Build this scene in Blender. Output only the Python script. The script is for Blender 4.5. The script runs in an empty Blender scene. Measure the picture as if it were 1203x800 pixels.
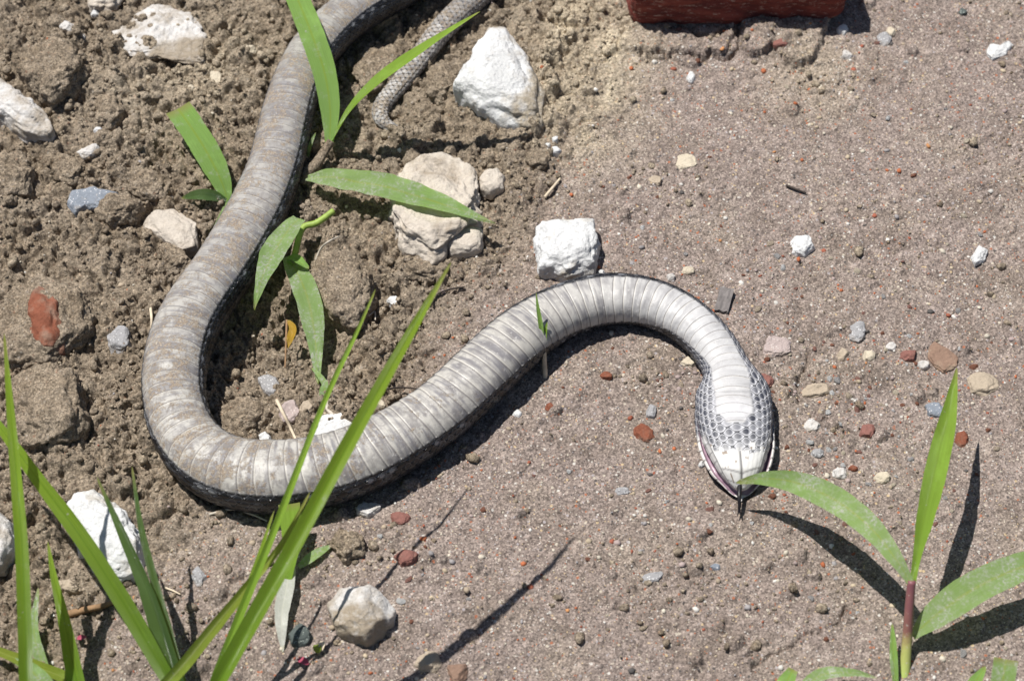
import bpy, math, random
import numpy as np
from mathutils import Vector

R = math.radians
random.seed(7)
rng = np.random.default_rng(7)
scene = bpy.context.scene
col = scene.collection

# ------------------------------------------------------------------ camera
TILT = R(38.0)          # degrees away from looking straight down
DIST = 1.14
FOC = 85.0
CW, CH = 1203.0, 800.0
cam_d = bpy.data.cameras.new("camera")
cam_d.lens = FOC
cam_d.sensor_width = 36.0
cam_d.sensor_fit = 'HORIZONTAL'
cam_d.clip_start = 0.02
cam_d.clip_end = 200.0
cam = bpy.data.objects.new("camera", cam_d)
col.objects.link(cam)
CAM = np.array([0.0, -DIST*math.sin(TILT), DIST*math.cos(TILT)])
cam.location = CAM
cam.rotation_euler = (TILT, 0, 0)
cam_d.dof.use_dof = True
cam_d.dof.focus_distance = DIST - 0.012
cam_d.dof.aperture_fstop = 13.0
scene.camera = cam
PX = 0.4e-3             # metres covered by one photograph pixel at the centre

# ------------------------------------------------------------------ sky, sun, exposure
SHX, SHY = 0.35, -0.21   # where the shadow of a point 1 m up falls on level ground
sun_vec = Vector((-SHX, -SHY, 1.0)).normalized()
world = bpy.data.worlds.new("World")
scene.world = world
world.use_nodes = True
wn = world.node_tree.nodes
wl = world.node_tree.links
bg = wn["Background"]
sky = wn.new("ShaderNodeTexSky")
sky.sky_type = 'NISHITA'
sky.sun_disc = False
sky.sun_elevation = math.asin(sun_vec.z)
sky.sun_rotation = math.atan2(sun_vec.x, sun_vec.y)
wl.new(sky.outputs[0], bg.inputs[0])
bg.inputs[1].default_value = 0.05
sun_d = bpy.data.lights.new("sun", 'SUN')
sun_d.energy = 4.9
sun_d.angle = R(0.53)
sun_d.color = (1.0, 0.965, 0.91)
sun = bpy.data.objects.new("sun", sun_d)
col.objects.link(sun)
sun.location = (-1, 1, 3)
sun.rotation_euler = sun_vec.to_track_quat('Z', 'Y').to_euler()
scene.view_settings.view_transform = 'Standard'
scene.view_settings.look = 'None'
scene.view_settings.gamma = 1.0
scene.view_settings.exposure = 0.32

# ------------------------------------------------------------------ helpers
ct, st = math.cos(TILT), math.sin(TILT)


def P(px, py, h=0.0):
    """photograph pixel -> world point at height h"""
    x = (np.asarray(px, float)-CW/2)/CW*36.0/FOC
    y = -(np.asarray(py, float)-CH/2)/CW*36.0/FOC
    dx, dy, dz = x, y*ct+st, y*st-ct
    t = (np.asarray(h, float)-CAM[2])/dz
    return np.stack([CAM[0]+dx*t, CAM[1]+dy*t, CAM[2]+dz*t], -1)


def to_px(X, Y, Z=0.0):
    rx, ry, rz = X-CAM[0], Y-CAM[1], Z-CAM[2]
    cy = ry*ct+rz*st
    cz = -ry*st+rz*ct
    return CW/2+rx/-cz*FOC/36*CW, CH/2-cy/-cz*FOC/36*CW


def _hash(ix, iy, iz, seed):
    h = (ix.astype(np.uint32)*np.uint32(374761393) + iy.astype(np.uint32)*np.uint32(668265263)
         + iz.astype(np.uint32)*np.uint32(2246822519) + np.uint32((seed*3266489917) & 0xffffffff))
    h = (h ^ (h >> np.uint32(13)))*np.uint32(1274126177)
    h = (h ^ (h >> np.uint32(16)))*np.uint32(2654435769)
    h = h ^ (h >> np.uint32(15))
    return (h & np.uint32(0xffffff)).astype(np.float64)/float(0xffffff)


def vnoise(x, y, z=None, seed=0):
    """value noise in 0..1"""
    fx = np.floor(x); fy = np.floor(y)
    ix = fx.astype(np.int64); iy = fy.astype(np.int64)
    u = x-fx; v = y-fy
    u = u*u*u*(u*(u*6-15)+10); v = v*v*v*(v*(v*6-15)+10)
    if z is None:
        iz = np.zeros_like(ix)
        a = _hash(ix, iy, iz, seed); b = _hash(ix+1, iy, iz, seed)
        c = _hash(ix, iy+1, iz, seed); d = _hash(ix+1, iy+1, iz, seed)
        return (a*(1-u)+b*u)*(1-v)+(c*(1-u)+d*u)*v
    fz = np.floor(z); iz = fz.astype(np.int64); w = z-fz
    w = w*w*(3-2*w)
    r = 0
    for k in (0, 1):
        a = _hash(ix, iy, iz+k, seed); b = _hash(ix+1, iy, iz+k, seed)
        c = _hash(ix, iy+1, iz+k, seed); d = _hash(ix+1, iy+1, iz+k, seed)
        q = (a*(1-u)+b*u)*(1-v)+(c*(1-u)+d*u)*v
        r = r+q*(w if k else 1-w)
    return r


def fbm(x, y, z=None, oct=4, seed=0, gain=0.5):
    s = 0; a = 1.0; t = 0
    for i in range(oct):
        f = 2.03**i
        s = s+a*(vnoise(x*f+i*7.3, y*f-i*3.1, None if z is None else z*f+i*1.7, seed+i)-0.5)
        t += a; a *= gain
    return s/t*2


def worley(x, y, z=None, seed=0):
    """distance to the nearest feature point, about 0..1"""
    fx = np.floor(x).astype(np.int64); fy = np.floor(y).astype(np.int64)
    best = np.full(x.shape, 9.0)
    if z is None:
        zz = np.zeros_like(fx)
        for i in (-1, 0, 1):
            for j in (-1, 0, 1):
                cx, cy = fx+i, fy+j
                d = (cx+_hash(cx, cy, zz, seed)-x)**2+(cy+_hash(cx, cy, zz, seed+1)-y)**2
                best = np.minimum(best, d)
        return np.sqrt(best)
    fz = np.floor(z).astype(np.int64)
    for i in (-1, 0, 1):
        for j in (-1, 0, 1):
            for k in (-1, 0, 1):
                cx, cy, cz = fx+i, fy+j, fz+k
                d = (cx+_hash(cx, cy, cz, seed)-x)**2+(cy+_hash(cx, cy, cz, seed+1)-y)**2+(cz+_hash(cx, cy, cz, seed+2)-z)**2
                best = np.minimum(best, d)
    return np.sqrt(best)


def sstep(a, b, x):
    t = np.clip((x-a)/(b-a), 0, 1)
    return t*t*(3-2*t)


def fast_mesh(name, verts, quads=None, tris=None, smooth=True):
    me = bpy.data.meshes.new(name)
    verts = np.ascontiguousarray(verts, np.float32).reshape(-1, 3)
    me.vertices.add(len(verts))
    me.vertices.foreach_set("co", verts.ravel())
    loops, starts, n = [], [], 0
    for f, k in ((quads, 4), (tris, 3)):
        if f is None or len(f) == 0:
            continue
        f = np.ascontiguousarray(f, np.int32).reshape(-1, k)
        loops.append(f.ravel())
        starts.append(np.arange(len(f), dtype=np.int32)*k+n)
        n += f.size
    loops = np.concatenate(loops); starts = np.concatenate(starts)
    me.loops.add(len(loops))
    me.loops.foreach_set("vertex_index", loops)
    me.polygons.add(len(starts))
    me.polygons.foreach_set("loop_start", starts)
    me.update(calc_edges=True)
    if smooth:
        me.polygons.foreach_set("use_smooth", np.ones(len(starts), dtype=bool))
    me.validate()
    return me


def set_col(me, rgba, name="Col"):
    a = me.color_attributes.new(name, 'FLOAT_COLOR', 'POINT')
    a.data.foreach_set("color", np.ascontiguousarray(rgba, np.float32).ravel())


def set_float(me, vals, name):
    a = me.attributes.new(name, 'FLOAT', 'POINT')
    a.data.foreach_set("value", np.ascontiguousarray(vals, np.float32).ravel())


def link(name, me, mat=None, parent=None, loc=None):
    o = bpy.data.objects.new(name, me)
    col.objects.link(o)
    if mat is not None and me is not None and len(me.materials) == 0:
        me.materials.append(mat)
    if parent is not None:
        o.parent = parent
    if loc is not None:
        o.location = loc
    return o


def tag(o, label=None, cat=None, group=None, kind=None):
    if label: o["label"] = label
    if cat: o["category"] = cat
    if group: o["group"] = group
    if kind: o["kind"] = kind
    return o


def ico(sub):
    import bmesh
    bm = bmesh.new()
    bmesh.ops.create_icosphere(bm, subdivisions=sub, radius=1.0)
    v = np.array([q.co[:] for q in bm.verts]); f = np.array([[q.index for q in p.verts] for p in bm.faces])
    bm.free()
    v /= np.linalg.norm(v, axis=1)[:, None]
    return v, f


ICO = {k: ico(k) for k in (1, 2, 3, 4, 5, 6)}

# ------------------------------------------------------------------ materials


class NT:
    def __init__(s, name):
        s.m = bpy.data.materials.new(name); s.m.use_nodes = True
        s.t = s.m.node_tree; s.n = s.t.nodes; s.l = s.t.links
        s.p = s.n["Principled BSDF"]; s.out = s.n["Material Output"]
        s.tc = s.n.new("ShaderNodeTexCoord")

    def set(s, sock, v):
        if hasattr(v, "is_output"):
            s.l.new(v, sock)
        elif isinstance(v, (tuple, list)) and len(v) == 3 and sock.type == 'RGBA':
            sock.default_value = (*v, 1)
        else:
            sock.default_value = v

    def noise(s, scale, detail=4, rough=0.55, vec=None, dist=0.0):
        n = s.n.new("ShaderNodeTexNoise"); n.inputs["Scale"].default_value = scale
        n.inputs["Detail"].default_value = detail; n.inputs["Roughness"].default_value = rough
        n.inputs["Distortion"].default_value = dist
        s.l.new(vec if vec is not None else s.tc.outputs["Object"], n.inputs["Vector"])
        return n.outputs["Fac"]

    def voro(s, scale, feature='F1', out="Distance", vec=None):
        n = s.n.new("ShaderNodeTexVoronoi"); n.feature = feature
        n.inputs["Scale"].default_value = scale
        s.l.new(vec if vec is not None else s.tc.outputs["Object"], n.inputs["Vector"])
        return n.outputs[out]

    def ramp(s, fac, stops, interp='LINEAR'):
        n = s.n.new("ShaderNodeValToRGB"); cr = n.color_ramp; cr.interpolation = interp
        while len(cr.elements) < len(stops): cr.elements.new(0.5)
        for e, (p, c) in zip(cr.elements, stops):
            e.position = p
            e.color = (c, c, c, 1) if isinstance(c, (int, float)) else (*c, 1)
        s.set(n.inputs["Fac"], fac)
        return n.outputs["Color"]

    def mix(s, fac, a, b, mode='MIX'):
        n = s.n.new("ShaderNodeMix"); n.data_type = 'RGBA'; n.blend_type = mode
        s.set(n.inputs["Factor"], fac); s.set(n.inputs[6], a); s.set(n.inputs[7], b)
        return n.outputs[2]

    def math(s, op, a, b=0.0, clamp=False):
        n = s.n.new("ShaderNodeMath"); n.operation = op; n.use_clamp = clamp
        s.set(n.inputs[0], a); s.set(n.inputs[1], b)
        return n.outputs[0]

    def attr(s, name, out="Color"):
        n = s.n.new("ShaderNodeAttribute"); n.attribute_name = name
        return n.outputs[out]

    def bump(s, h, strength, dist, normal=None):
        n = s.n.new("ShaderNodeBump"); n.inputs["Strength"].default_value = strength
        n.inputs["Distance"].default_value = dist
        s.set(n.inputs["Height"], h)
        if normal is not None: s.l.new(normal, n.inputs["Normal"])
        return n.outputs["Normal"]

    def sep(s, c):
        n = s.n.new("ShaderNodeSeparateColor"); s.l.new(c, n.inputs[0]); return n.outputs


def soil_material():
    t = NT("soil")
    msk = t.attr("compact", "Fac")
    pale = t.attr("pale", "Fac")
    big = t.noise(22, 5)
    mid = t.noise(160, 5, 0.6)
    fin = t.noise(900, 4, 0.65)
    loose = t.ramp(mid, [(0.25, (0.150, 0.114, 0.079)), (0.5, (0.235, 0.186, 0.134)), (0.75, (0.345, 0.280, 0.210))])
    loose = t.mix(t.ramp(big, [(0.35, 0.0), (0.7, 0.55)]), loose, (0.285, 0.24, 0.19))
    comp = t.ramp(mid, [(0.25, (0.198, 0.158, 0.138)), (0.5, (0.275, 0.222, 0.195)), (0.78, (0.368, 0.306, 0.272))])
    comp = t.mix(t.ramp(big, [(0.48, 0.0), (0.72, 0.5)]), comp, (0.30, 0.25, 0.195))
    blot = t.noise(38, 6, 0.65, dist=0.4)
    comp = t.mix(t.ramp(blot, [(0.50, 0.0), (0.66, 0.55)]), comp, (0.165, 0.130, 0.105))
    c = t.mix(msk, loose, comp)
    c = t.mix(pale, c, (0.49, 0.415, 0.305))
    c = t.mix(0.55, c, t.ramp(fin, [(0.3, 0.35), (0.5, 0.5), (0.7, 0.72)]), 'OVERLAY')
    # every grain a little lighter or darker than the next
    for sc, k in ((1350, 0.70), (620, 0.20)):
        ch = t.sep(t.voro(sc, 'F1', "Color"))
        c = t.mix(k, c, t.ramp(ch[2], [(0.0, 0.16), (0.5, 0.48), (0.85, 0.66), (1.0, 0.90)]), 'OVERLAY')
    # sand grains of other minerals
    for sc, amt in ((1300, 0.10), (680, 0.055)):
        cell = t.voro(sc, 'F1', "Color")
        d = t.voro(sc, 'F1', "Distance")
        ch = t.sep(cell)
        gcol = t.ramp(ch[0], [(0.0, (0.60, 0.57, 0.52)), (0.18, (0.54, 0.48, 0.39)), (0.42, (0.38, 0.15, 0.085)),
                              (0.58, (0.10, 0.09, 0.085)), (0.72, (0.40, 0.36, 0.36)), (0.86, (0.55, 0.42, 0.26))], 'CONSTANT')
        pick = t.math('LESS_THAN', ch[1], amt)
        pick = t.math('MULTIPLY', pick, t.math('LESS_THAN', d, 0.47))
        pick = t.math('MULTIPLY', pick, t.math('ADD', t.math('MULTIPLY', msk, 0.75), 0.22))
        c = t.mix(pick, c, gcol)
    t.set(t.p.inputs["Base Color"], c)
    t.p.inputs["Roughness"].default_value = 0.95
    t.p.inputs["Specular IOR Level"].default_value = 0.15
    n1 = t.bump(t.noise(520, 6, 0.75), 0.9, 0.0014)
    n2 = t.bump(t.voro(620), 0.55, 0.0007, n1)
    t.set(t.p.inputs["Normal"], n2)
    return t.m


def stone_material(name, base, dirt=(0.33, 0.27, 0.20), dirt_amt=0.35, bumpy=0.6, spots=None, vary=0.12, scale=60.0):
    t = NT(name)
    n = t.noise(scale*1.2, 5, 0.6)
    lo = tuple(max(0, v*(1-vary)) for v in base); hi = tuple(min(0.9, v*(1+vary)) for v in base)
    c = t.ramp(n, [(0.3, lo), (0.7, hi)])
    if spots:
        cell = t.sep(t.voro(scale*22, 'F1', "Color"))
        dd = t.math('LESS_THAN', t.voro(scale*22, 'F1', "Distance"), 0.42)
        c = t.mix(t.math('MULTIPLY', t.math('LESS_THAN', cell[0], 0.16), dd), c, spots)
    d1 = t.noise(scale*0.9, 7, 0.68, dist=0.3)
    a = 0.5+0.32*(1-2*dirt_amt)
    mk = t.ramp(d1, [(max(0.0, a-0.03), 0.0), (min(1.0, a+0.14), 0.85)])
    c = t.mix(mk, c, dirt)
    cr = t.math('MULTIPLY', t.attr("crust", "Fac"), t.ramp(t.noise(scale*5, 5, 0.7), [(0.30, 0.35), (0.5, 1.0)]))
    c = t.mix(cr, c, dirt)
    c = t.mix(0.35, c, t.ramp(t.noise(scale*16, 3, 0.6), [(0.3, 0.36), (0.7, 0.64)]), 'OVERLAY')
    t.set(t.p.inputs["Base Color"], c)
    t.p.inputs["Roughness"].default_value = 0.9
    t.p.inputs["Specular IOR Level"].default_value = 0.25
    b = t.bump(t.noise(scale*6, 6, 0.75), bumpy, 0.0014)
    b = t.bump(t.voro(scale*9), bumpy*0.5, 0.0007, b)
    t.set(t.p.inputs["Normal"], b)
    return t.m


def attr_material(name, rough=0.9, spec=0.2, bump=0.4, bscale=900):
    t = NT(name)
    c = t.attr("Col")
    c = t.mix(0.4, c, t.ramp(t.noise(bscale, 4, 0.6), [(0.3, 0.38), (0.7, 0.62)]), 'OVERLAY')
    t.set(t.p.inputs["Base Color"], c)
    t.p.inputs["Roughness"].default_value = rough
    t.p.inputs["Specular IOR Level"].default_value = spec
    t.set(t.p.inputs["Normal"], t.bump(t.noise(bscale*1.3, 4, 0.65), bump, 0.0004))
    return t.m


def leaf_material(name, base, tip, dust=0.3, mid=(0.34, 0.42, 0.09), trans=0.34):
    """blade coordinates: attribute 'across' -1..1, 'along' 0..1"""
    t = NT(name)
    ac = t.attr("across", "Fac"); al = t.attr("along", "Fac")
    comb = t.n.new("ShaderNodeCombineXYZ")
    t.l.new(t.math('MULTIPLY', ac, 9.0), comb.inputs[0]); t.l.new(t.math('MULTIPLY', al, 1.6), comb.inputs[1])
    v = t.noise(2.6, 3, 0.6, vec=comb.outputs[0])
    c = t.mix(al, base, tip)
    c = t.mix(t.ramp(v, [(0.35, 0.0), (0.65, 0.7)]), c, tuple(x*0.70 for x in base))
    c = t.mix(t.ramp(al, [(0.90, 0.0), (0.985, 0.7)]), c, (0.34, 0.30, 0.11))
    blotch = t.noise(55, 5, 0.65)
    c = t.mix(t.ramp(blotch, [(0.55, 0.0), (0.75, 0.5)]), c, tuple(min(1, x*1.5+0.03) for x in base))
    rib = t.math('ABSOLUTE', ac)
    c = t.mix(t.ramp(rib, [(0.03, 0.75), (0.12, 0.0)]), c, mid)
    d = t.math('MULTIPLY', t.noise(95, 6, 0.7), 1.0)
    e = 0.72-0.38*dust
    dm = t.ramp(d, [(e-0.07, 0.0), (e+0.13, 0.85)])
    sp = t.ramp(t.noise(800, 3, 0.6), [(0.45, 0.12), (0.62, 1.0)])
    dm2 = t.math('MULTIPLY', dm, sp)
    sp2 = t.ramp(t.noise(420, 2, 0.5), [(0.74-0.06*dust, 0.0), (0.78-0.06*dust, 0.8)])
    dm2 = t.math('MAXIMUM', dm2, sp2)
    c = t.mix(dm2, c, (0.60, 0.60, 0.55))
    t.set(t.p.inputs["Base Color"], c)
    t.p.inputs["Roughness"].default_value = 0.36
    t.p.inputs["Specular IOR Level"].default_value = 0.55
    wv = t.n.new("ShaderNodeTexWave"); wv.inputs["Scale"].default_value = 3.2; wv.inputs["Distortion"].default_value = 0.4
    t.l.new(comb.outputs[0], wv.inputs["Vector"])
    t.set(t.p.inputs["Normal"], t.bump(wv.outputs["Fac"], 0.5, 0.0005))
    tr = t.n.new("ShaderNodeBsdfTranslucent")
    t.set(tr.inputs["Color"], t.mix(0.5, c, (0.42, 0.62, 0.05)))
    ms = t.n.new("ShaderNodeMixShader"); ms.inputs[0].default_value = trans
    t.l.new(t.p.outputs[0], ms.inputs[1]); t.l.new(tr.outputs[0], ms.inputs[2])
    t.l.new(ms.outputs[0], t.out.inputs["Surface"])
    return t.m


def skin_material():
    t = NT("snake_skin")
    c = t.attr("Col"); a = t.attr("Col", "Alpha")
    dust = t.attr("dust", "Fac")
    n = t.noise(640, 6, 0.75)
    n2 = t.noise(95, 4, 0.65)
    k = t.math('ADD', t.math('MULTIPLY', n, 0.80), t.math('MULTIPLY', n2, 0.30))
    lim = t.math('SUBTRACT', 0.868, t.math('MULTIPLY', dust, 0.372))
    dm = t.math('MULTIPLY', t.math('SUBTRACT', k, lim), 9.0, True)
    dcol = t.ramp(t.noise(1300, 3), [(0.3, (0.16, 0.11, 0.065)), (0.55, (0.31, 0.245, 0.175)), (0.75, (0.52, 0.46, 0.37))])
    grime = t.math('MULTIPLY', t.ramp(t.noise(170, 8, 0.72, dist=0.5), [(0.45, 0.0), (0.57, 0.85)]), t.math('MULTIPLY', t.attr("belly", "Fac"), t.math('ADD', t.math('MULTIPLY', dust, 0.9), 0.1)))
    c = t.mix(grime, c, (0.175, 0.162, 0.16))
    painted_glint = t.math('MULTIPLY', t.ramp(t.noise(420, 5, 0.7), [(0.60, 0.0), (0.68, 0.6)]), t.attr("belly", "Fac"))  # small highlights painted in: pale flecks mixed into the belly colour
    c = t.mix(painted_glint, c, (0.62, 0.60, 0.57))
    f = t.math('FRACT', t.attr("scute", "Fac"))
    bl = t.attr("belly", "Fac")
    pl = t.ramp(f, [(0.0, 0.0), (0.03, 0.0), (0.06, 1.0), (0.10, 1.0), (0.17, 0.0)])
    dk = t.ramp(f, [(0.0, 1.0), (0.022, 0.8), (0.045, 0.0), (0.93, 0.0), (0.985, 1.0)])
    var = t.ramp(t.noise(60, 3, 0.6), [(0.35, 0.25), (0.6, 1.0)])
    c = t.mix(t.math('MULTIPLY', t.math('MULTIPLY', pl, bl), t.math('MULTIPLY', var, 0.62)), c, (0.62, 0.585, 0.52))
    c = t.mix(t.math('MULTIPLY', t.math('MULTIPLY', dk, bl), 0.62), c, (0.12, 0.11, 0.115))
    # the small keeled scales: dark joints, pale free rims
    cb = t.n.new("ShaderNodeCombineXYZ")
    t.l.new(t.attr("scale_a", "Fac"), cb.inputs[0]); t.l.new(t.attr("scale_b", "Fac"), cb.inputs[1])
    vo = t.n.new("ShaderNodeTexVoronoi"); vo.voronoi_dimensions = '2D'; vo.feature = 'DISTANCE_TO_EDGE'
    vo.inputs["Scale"].default_value = 1.0; vo.inputs["Randomness"].default_value = 0.0
    wn_ = t.n.new("ShaderNodeTexNoise"); wn_.inputs["Scale"].default_value = 150; wn_.inputs["Detail"].default_value = 2
    t.l.new(t.tc.outputs["Object"], wn_.inputs["Vector"])
    va = t.n.new("ShaderNodeVectorMath"); va.operation = 'MULTIPLY_ADD'
    t.l.new(wn_.outputs["Color"], va.inputs[0]); va.inputs[1].default_value = (0.42, 0.42, 0); t.l.new(cb.outputs[0], va.inputs[2])
    vb = t.n.new("ShaderNodeVectorMath"); vb.operation = 'SUBTRACT'
    t.l.new(va.outputs[0], vb.inputs[0]); vb.inputs[1].default_value = (0.21, 0.21, 0)
    t.l.new(vb.outputs[0], vo.inputs["Vector"])
    vo.feature = 'F1'; vo.distance = 'MINKOWSKI'; vo.inputs["Exponent"].default_value = 3.2
    de = t.math('SUBTRACT', 0.55, vo.outputs["Distance"])
    sm_ = t.attr("scale_mask", "Fac"); rm_ = t.attr("scale_rim", "Fac")
    rim = t.ramp(de, [(0.06, 0.0), (0.10, 1.0), (0.15, 0.8), (0.22, 0.0)])
    gap = t.ramp(de, [(0.045, 1.0), (0.095, 0.0)])
    c = t.mix(t.math('MULTIPLY', t.math('MULTIPLY', rim, sm_), rm_), c, (0.50, 0.50, 0.52))
    c = t.mix(t.math('MULTIPLY', t.math('MULTIPLY', gap, sm_), t.math('SUBTRACT', 0.9, t.math('MULTIPLY', rm_, 0.25))), c, (0.012, 0.012, 0.015))
    c2 = t.mix(t.math('MULTIPLY', dm, 0.8), c, dcol)
    t.set(t.p.inputs["Base Color"], c2)
    t.set(t.p.inputs["Roughness"], t.math('ADD', a, t.math('MULTIPLY', dm, 0.3), True))
    t.p.inputs["Specular IOR Level"].default_value = 0.4
    saw = t.ramp(f, [(0.0, 0.0), (0.025, 0.05), (0.07, 1.0), (0.35, 0.62), (0.97, 0.05)])
    b = t.bump(t.math('MULTIPLY', saw, bl), 0.8, 0.0006)
    b = t.bump(t.math('MULTIPLY', t.ramp(de, [(0.0, 0.0), (0.10, 0.7), (0.4, 1.0)]), sm_), 0.9, 0.0007, b)
    b = t.bump(t.noise(1500, 4, 0.6), 0.18, 0.0003, b)
    b = t.bump(dm, 0.5, 0.0003, b)
    t.set(t.p.inputs["Normal"], b)
    return t.m


def plain_material(name, colr, rough=0.7, var=0.2, scale=300, spec=0.3, bump=0.3):
    t = NT(name)
    n = t.noise(scale, 4, 0.6)
    t.set(t.p.inputs["Base Color"], t.ramp(n, [(0.3, tuple(v*(1-var) for v in colr)), (0.7, tuple(min(0.9, v*(1+var)) for v in colr))]))
    t.p.inputs["Roughness"].default_value = rough
    t.p.inputs["Specular IOR Level"].default_value = spec
    t.set(t.p.inputs["Normal"], t.bump(t.noise(scale*2.2, 4, 0.6), bump, 0.0005))
    return t.m


def brick_material():
    t = NT("old_red_brick")
    st_ = t.n.new("ShaderNodeMapping"); st_.inputs["Scale"].default_value = (0.45, 1, 1.6)
    t.l.new(t.tc.outputs["Object"], st_.inputs["Vector"])
    n = t.noise(150, 6, 0.7, vec=st_.outputs[0])
    c = t.ramp(n, [(0.3, (0.08, 0.016, 0.012)), (0.52, (0.20, 0.036, 0.024)), (0.72, (0.31, 0.075, 0.05))])
    s = t.noise(460, 4, 0.75, vec=st_.outputs[0])
    c = t.mix(t.ramp(s, [(0.565, 0.0), (0.66, 0.8)]), c, (0.60, 0.42, 0.33))
    t.set(t.p.inputs["Base Color"], c)
    t.p.inputs["Roughness"].default_value = 0.85
    t.set(t.p.inputs["Normal"], t.bump(t.noise(260, 6, 0.7, vec=st_.outputs[0]), 0.9, 0.0016))
    return t.m


M = {}
M['soil'] = soil_material()
M['skin'] = skin_material()
M['white'] = stone_material("chalk_white_stone", (0.66, 0.66, 0.655), dirt=(0.38, 0.325, 0.25), dirt_amt=0.40, bumpy=1.0, vary=0.10)
M['white_dusty'] = stone_material("dusty_white_stone", (0.64, 0.62, 0.60), dirt=(0.33, 0.275, 0.21), dirt_amt=0.56, bumpy=1.0)
M['plaster'] = stone_material("tan_plaster", (0.55, 0.49, 0.42), dirt=(0.31, 0.255, 0.195), dirt_amt=0.45, bumpy=0.9)
M['cream'] = stone_material("cream_pebble", (0.56, 0.49, 0.38), dirt_amt=0.46, bumpy=0.8)
M['grey'] = stone_material("grey_pebble", (0.33, 0.325, 0.33), dirt_amt=0.46, bumpy=0.8, spots=(0.6, 0.6, 0.6))
M['blue'] = stone_material("blue_grey_stone", (0.23, 0.255, 0.295), dirt_amt=0.46, bumpy=0.8, spots=(0.62, 0.62, 0.63))
M['tan'] = stone_material("tan_pebble", (0.43, 0.355, 0.27), dirt_amt=0.46, bumpy=0.8)
M['mauve'] = stone_material("mauve_pebble", (0.42, 0.345, 0.325), dirt=(0.40, 0.33, 0.27), dirt_amt=0.46, bumpy=0.8, spots=(0.55, 0.5, 0.47))
M['maroon'] = stone_material("maroon_pebble", (0.25, 0.115, 0.095), dirt_amt=0.46, bumpy=0.8)
M['brown'] = stone_material("brown_slate", (0.255, 0.165, 0.12), dirt_amt=0.46, bumpy=0.8)
M['red'] = stone_material("brick_red_fragment", (0.225, 0.078, 0.045), dirt=(0.27, 0.20, 0.15), dirt_amt=0.50, bumpy=0.8, vary=0.25)
M['dark'] = stone_material("dark_green_stone", (0.085, 0.10, 0.095), dirt=(0.3, 0.27, 0.22), dirt_amt=0.25, bumpy=0.4, spots=(0.3, 0.33, 0.3))
M['grit'] = attr_material("mixed_grit")
M['leaf'] = leaf_material("green_grass_leaf", (0.30, 0.50, 0.13), (0.29, 0.50, 0.12), dust=0.3, mid=(0.30, 0.42, 0.06))
M['leaf_dusty'] = leaf_material("dusty_grass_leaf", (0.33, 0.48, 0.17), (0.26, 0.44, 0.12), dust=0.62)
M['leaf_bright'] = leaf_material("bright_grass_leaf", (0.29, 0.50, 0.06), (0.34, 0.54, 0.07), dust=0.1, mid=(0.25, 0.42, 0.04), trans=0.42)
M['blade'] = leaf_material("long_grass_blade", (0.15, 0.30, 0.025), (0.36, 0.52, 0.05), dust=0.1, mid=(0.12, 0.24, 0.02), trans=0.45)
M['blade_dark'] = leaf_material("grey_green_grass_blade", (0.075, 0.145, 0.04), (0.10, 0.17, 0.06), dust=0.2, mid=(0.05, 0.1, 0.03))  # dark grey-green, the blades' own colour
M['blade_yellow'] = leaf_material("yellow_grass_blade", (0.24, 0.34, 0.04), (0.30, 0.34, 0.05), dust=0.1, mid=(0.34, 0.4, 0.1))
M['dead_leaf'] = leaf_material("bleached_dead_leaf", (0.52, 0.54, 0.46), (0.58, 0.57, 0.52), dust=0.8, mid=(0.6, 0.6, 0.5), trans=0.15)
M['yellow_leaf'] = leaf_material("yellow_dry_leaf", (0.55, 0.33, 0.03), (0.45, 0.27, 0.05), dust=0.2, mid=(0.5, 0.3, 0.05), trans=0.2)
M['stem'] = plain_material("grass_stem", (0.26, 0.36, 0.07), 0.5)
def sheath_material():
    t = NT("purple_grass_stem")
    al = t.math('ADD', t.attr("along", "Fac"), t.math('MULTIPLY', t.math('SUBTRACT', t.noise(120, 4, 0.6), 0.5), 0.5))
    c = t.ramp(al, [(0.10, (0.36, 0.44, 0.12)), (0.42, (0.38, 0.36, 0.12)), (0.62, (0.27, 0.12, 0.10)), (0.95, (0.20, 0.075, 0.085))])
    c = t.mix(t.ramp(t.noise(500, 3, 0.6), [(0.62, 0.0), (0.7, 0.7)]), c, (0.5, 0.45, 0.38))
    t.set(t.p.inputs["Base Color"], c)
    t.p.inputs["Roughness"].default_value = 0.45
    t.set(t.p.inputs["Normal"], t.bump(t.noise(300, 4, 0.6), 0.4, 0.0005))
    return t.m


M['stem_purple'] = sheath_material()
M['straw'] = plain_material("dry_straw", (0.56, 0.47, 0.35), 0.8, 0.25)
M['bark'] = plain_material("brown_bark", (0.27, 0.165, 0.09), 0.85, 0.3)
M['chip'] = plain_material("weathered_wood_chip", (0.16, 0.145, 0.14), 0.85, 0.25)
M['twig'] = plain_material("dark_twig", (0.045, 0.035, 0.03), 0.8)
M['root'] = plain_material("pale_root", (0.50, 0.45, 0.38), 0.8)
M['pink'] = plain_material("pink_petal", (0.34, 0.06, 0.10), 0.6)
M['tongue'] = plain_material("black_tongue", (0.012, 0.011, 0.013), 0.35)
M['brick'] = brick_material()

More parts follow.
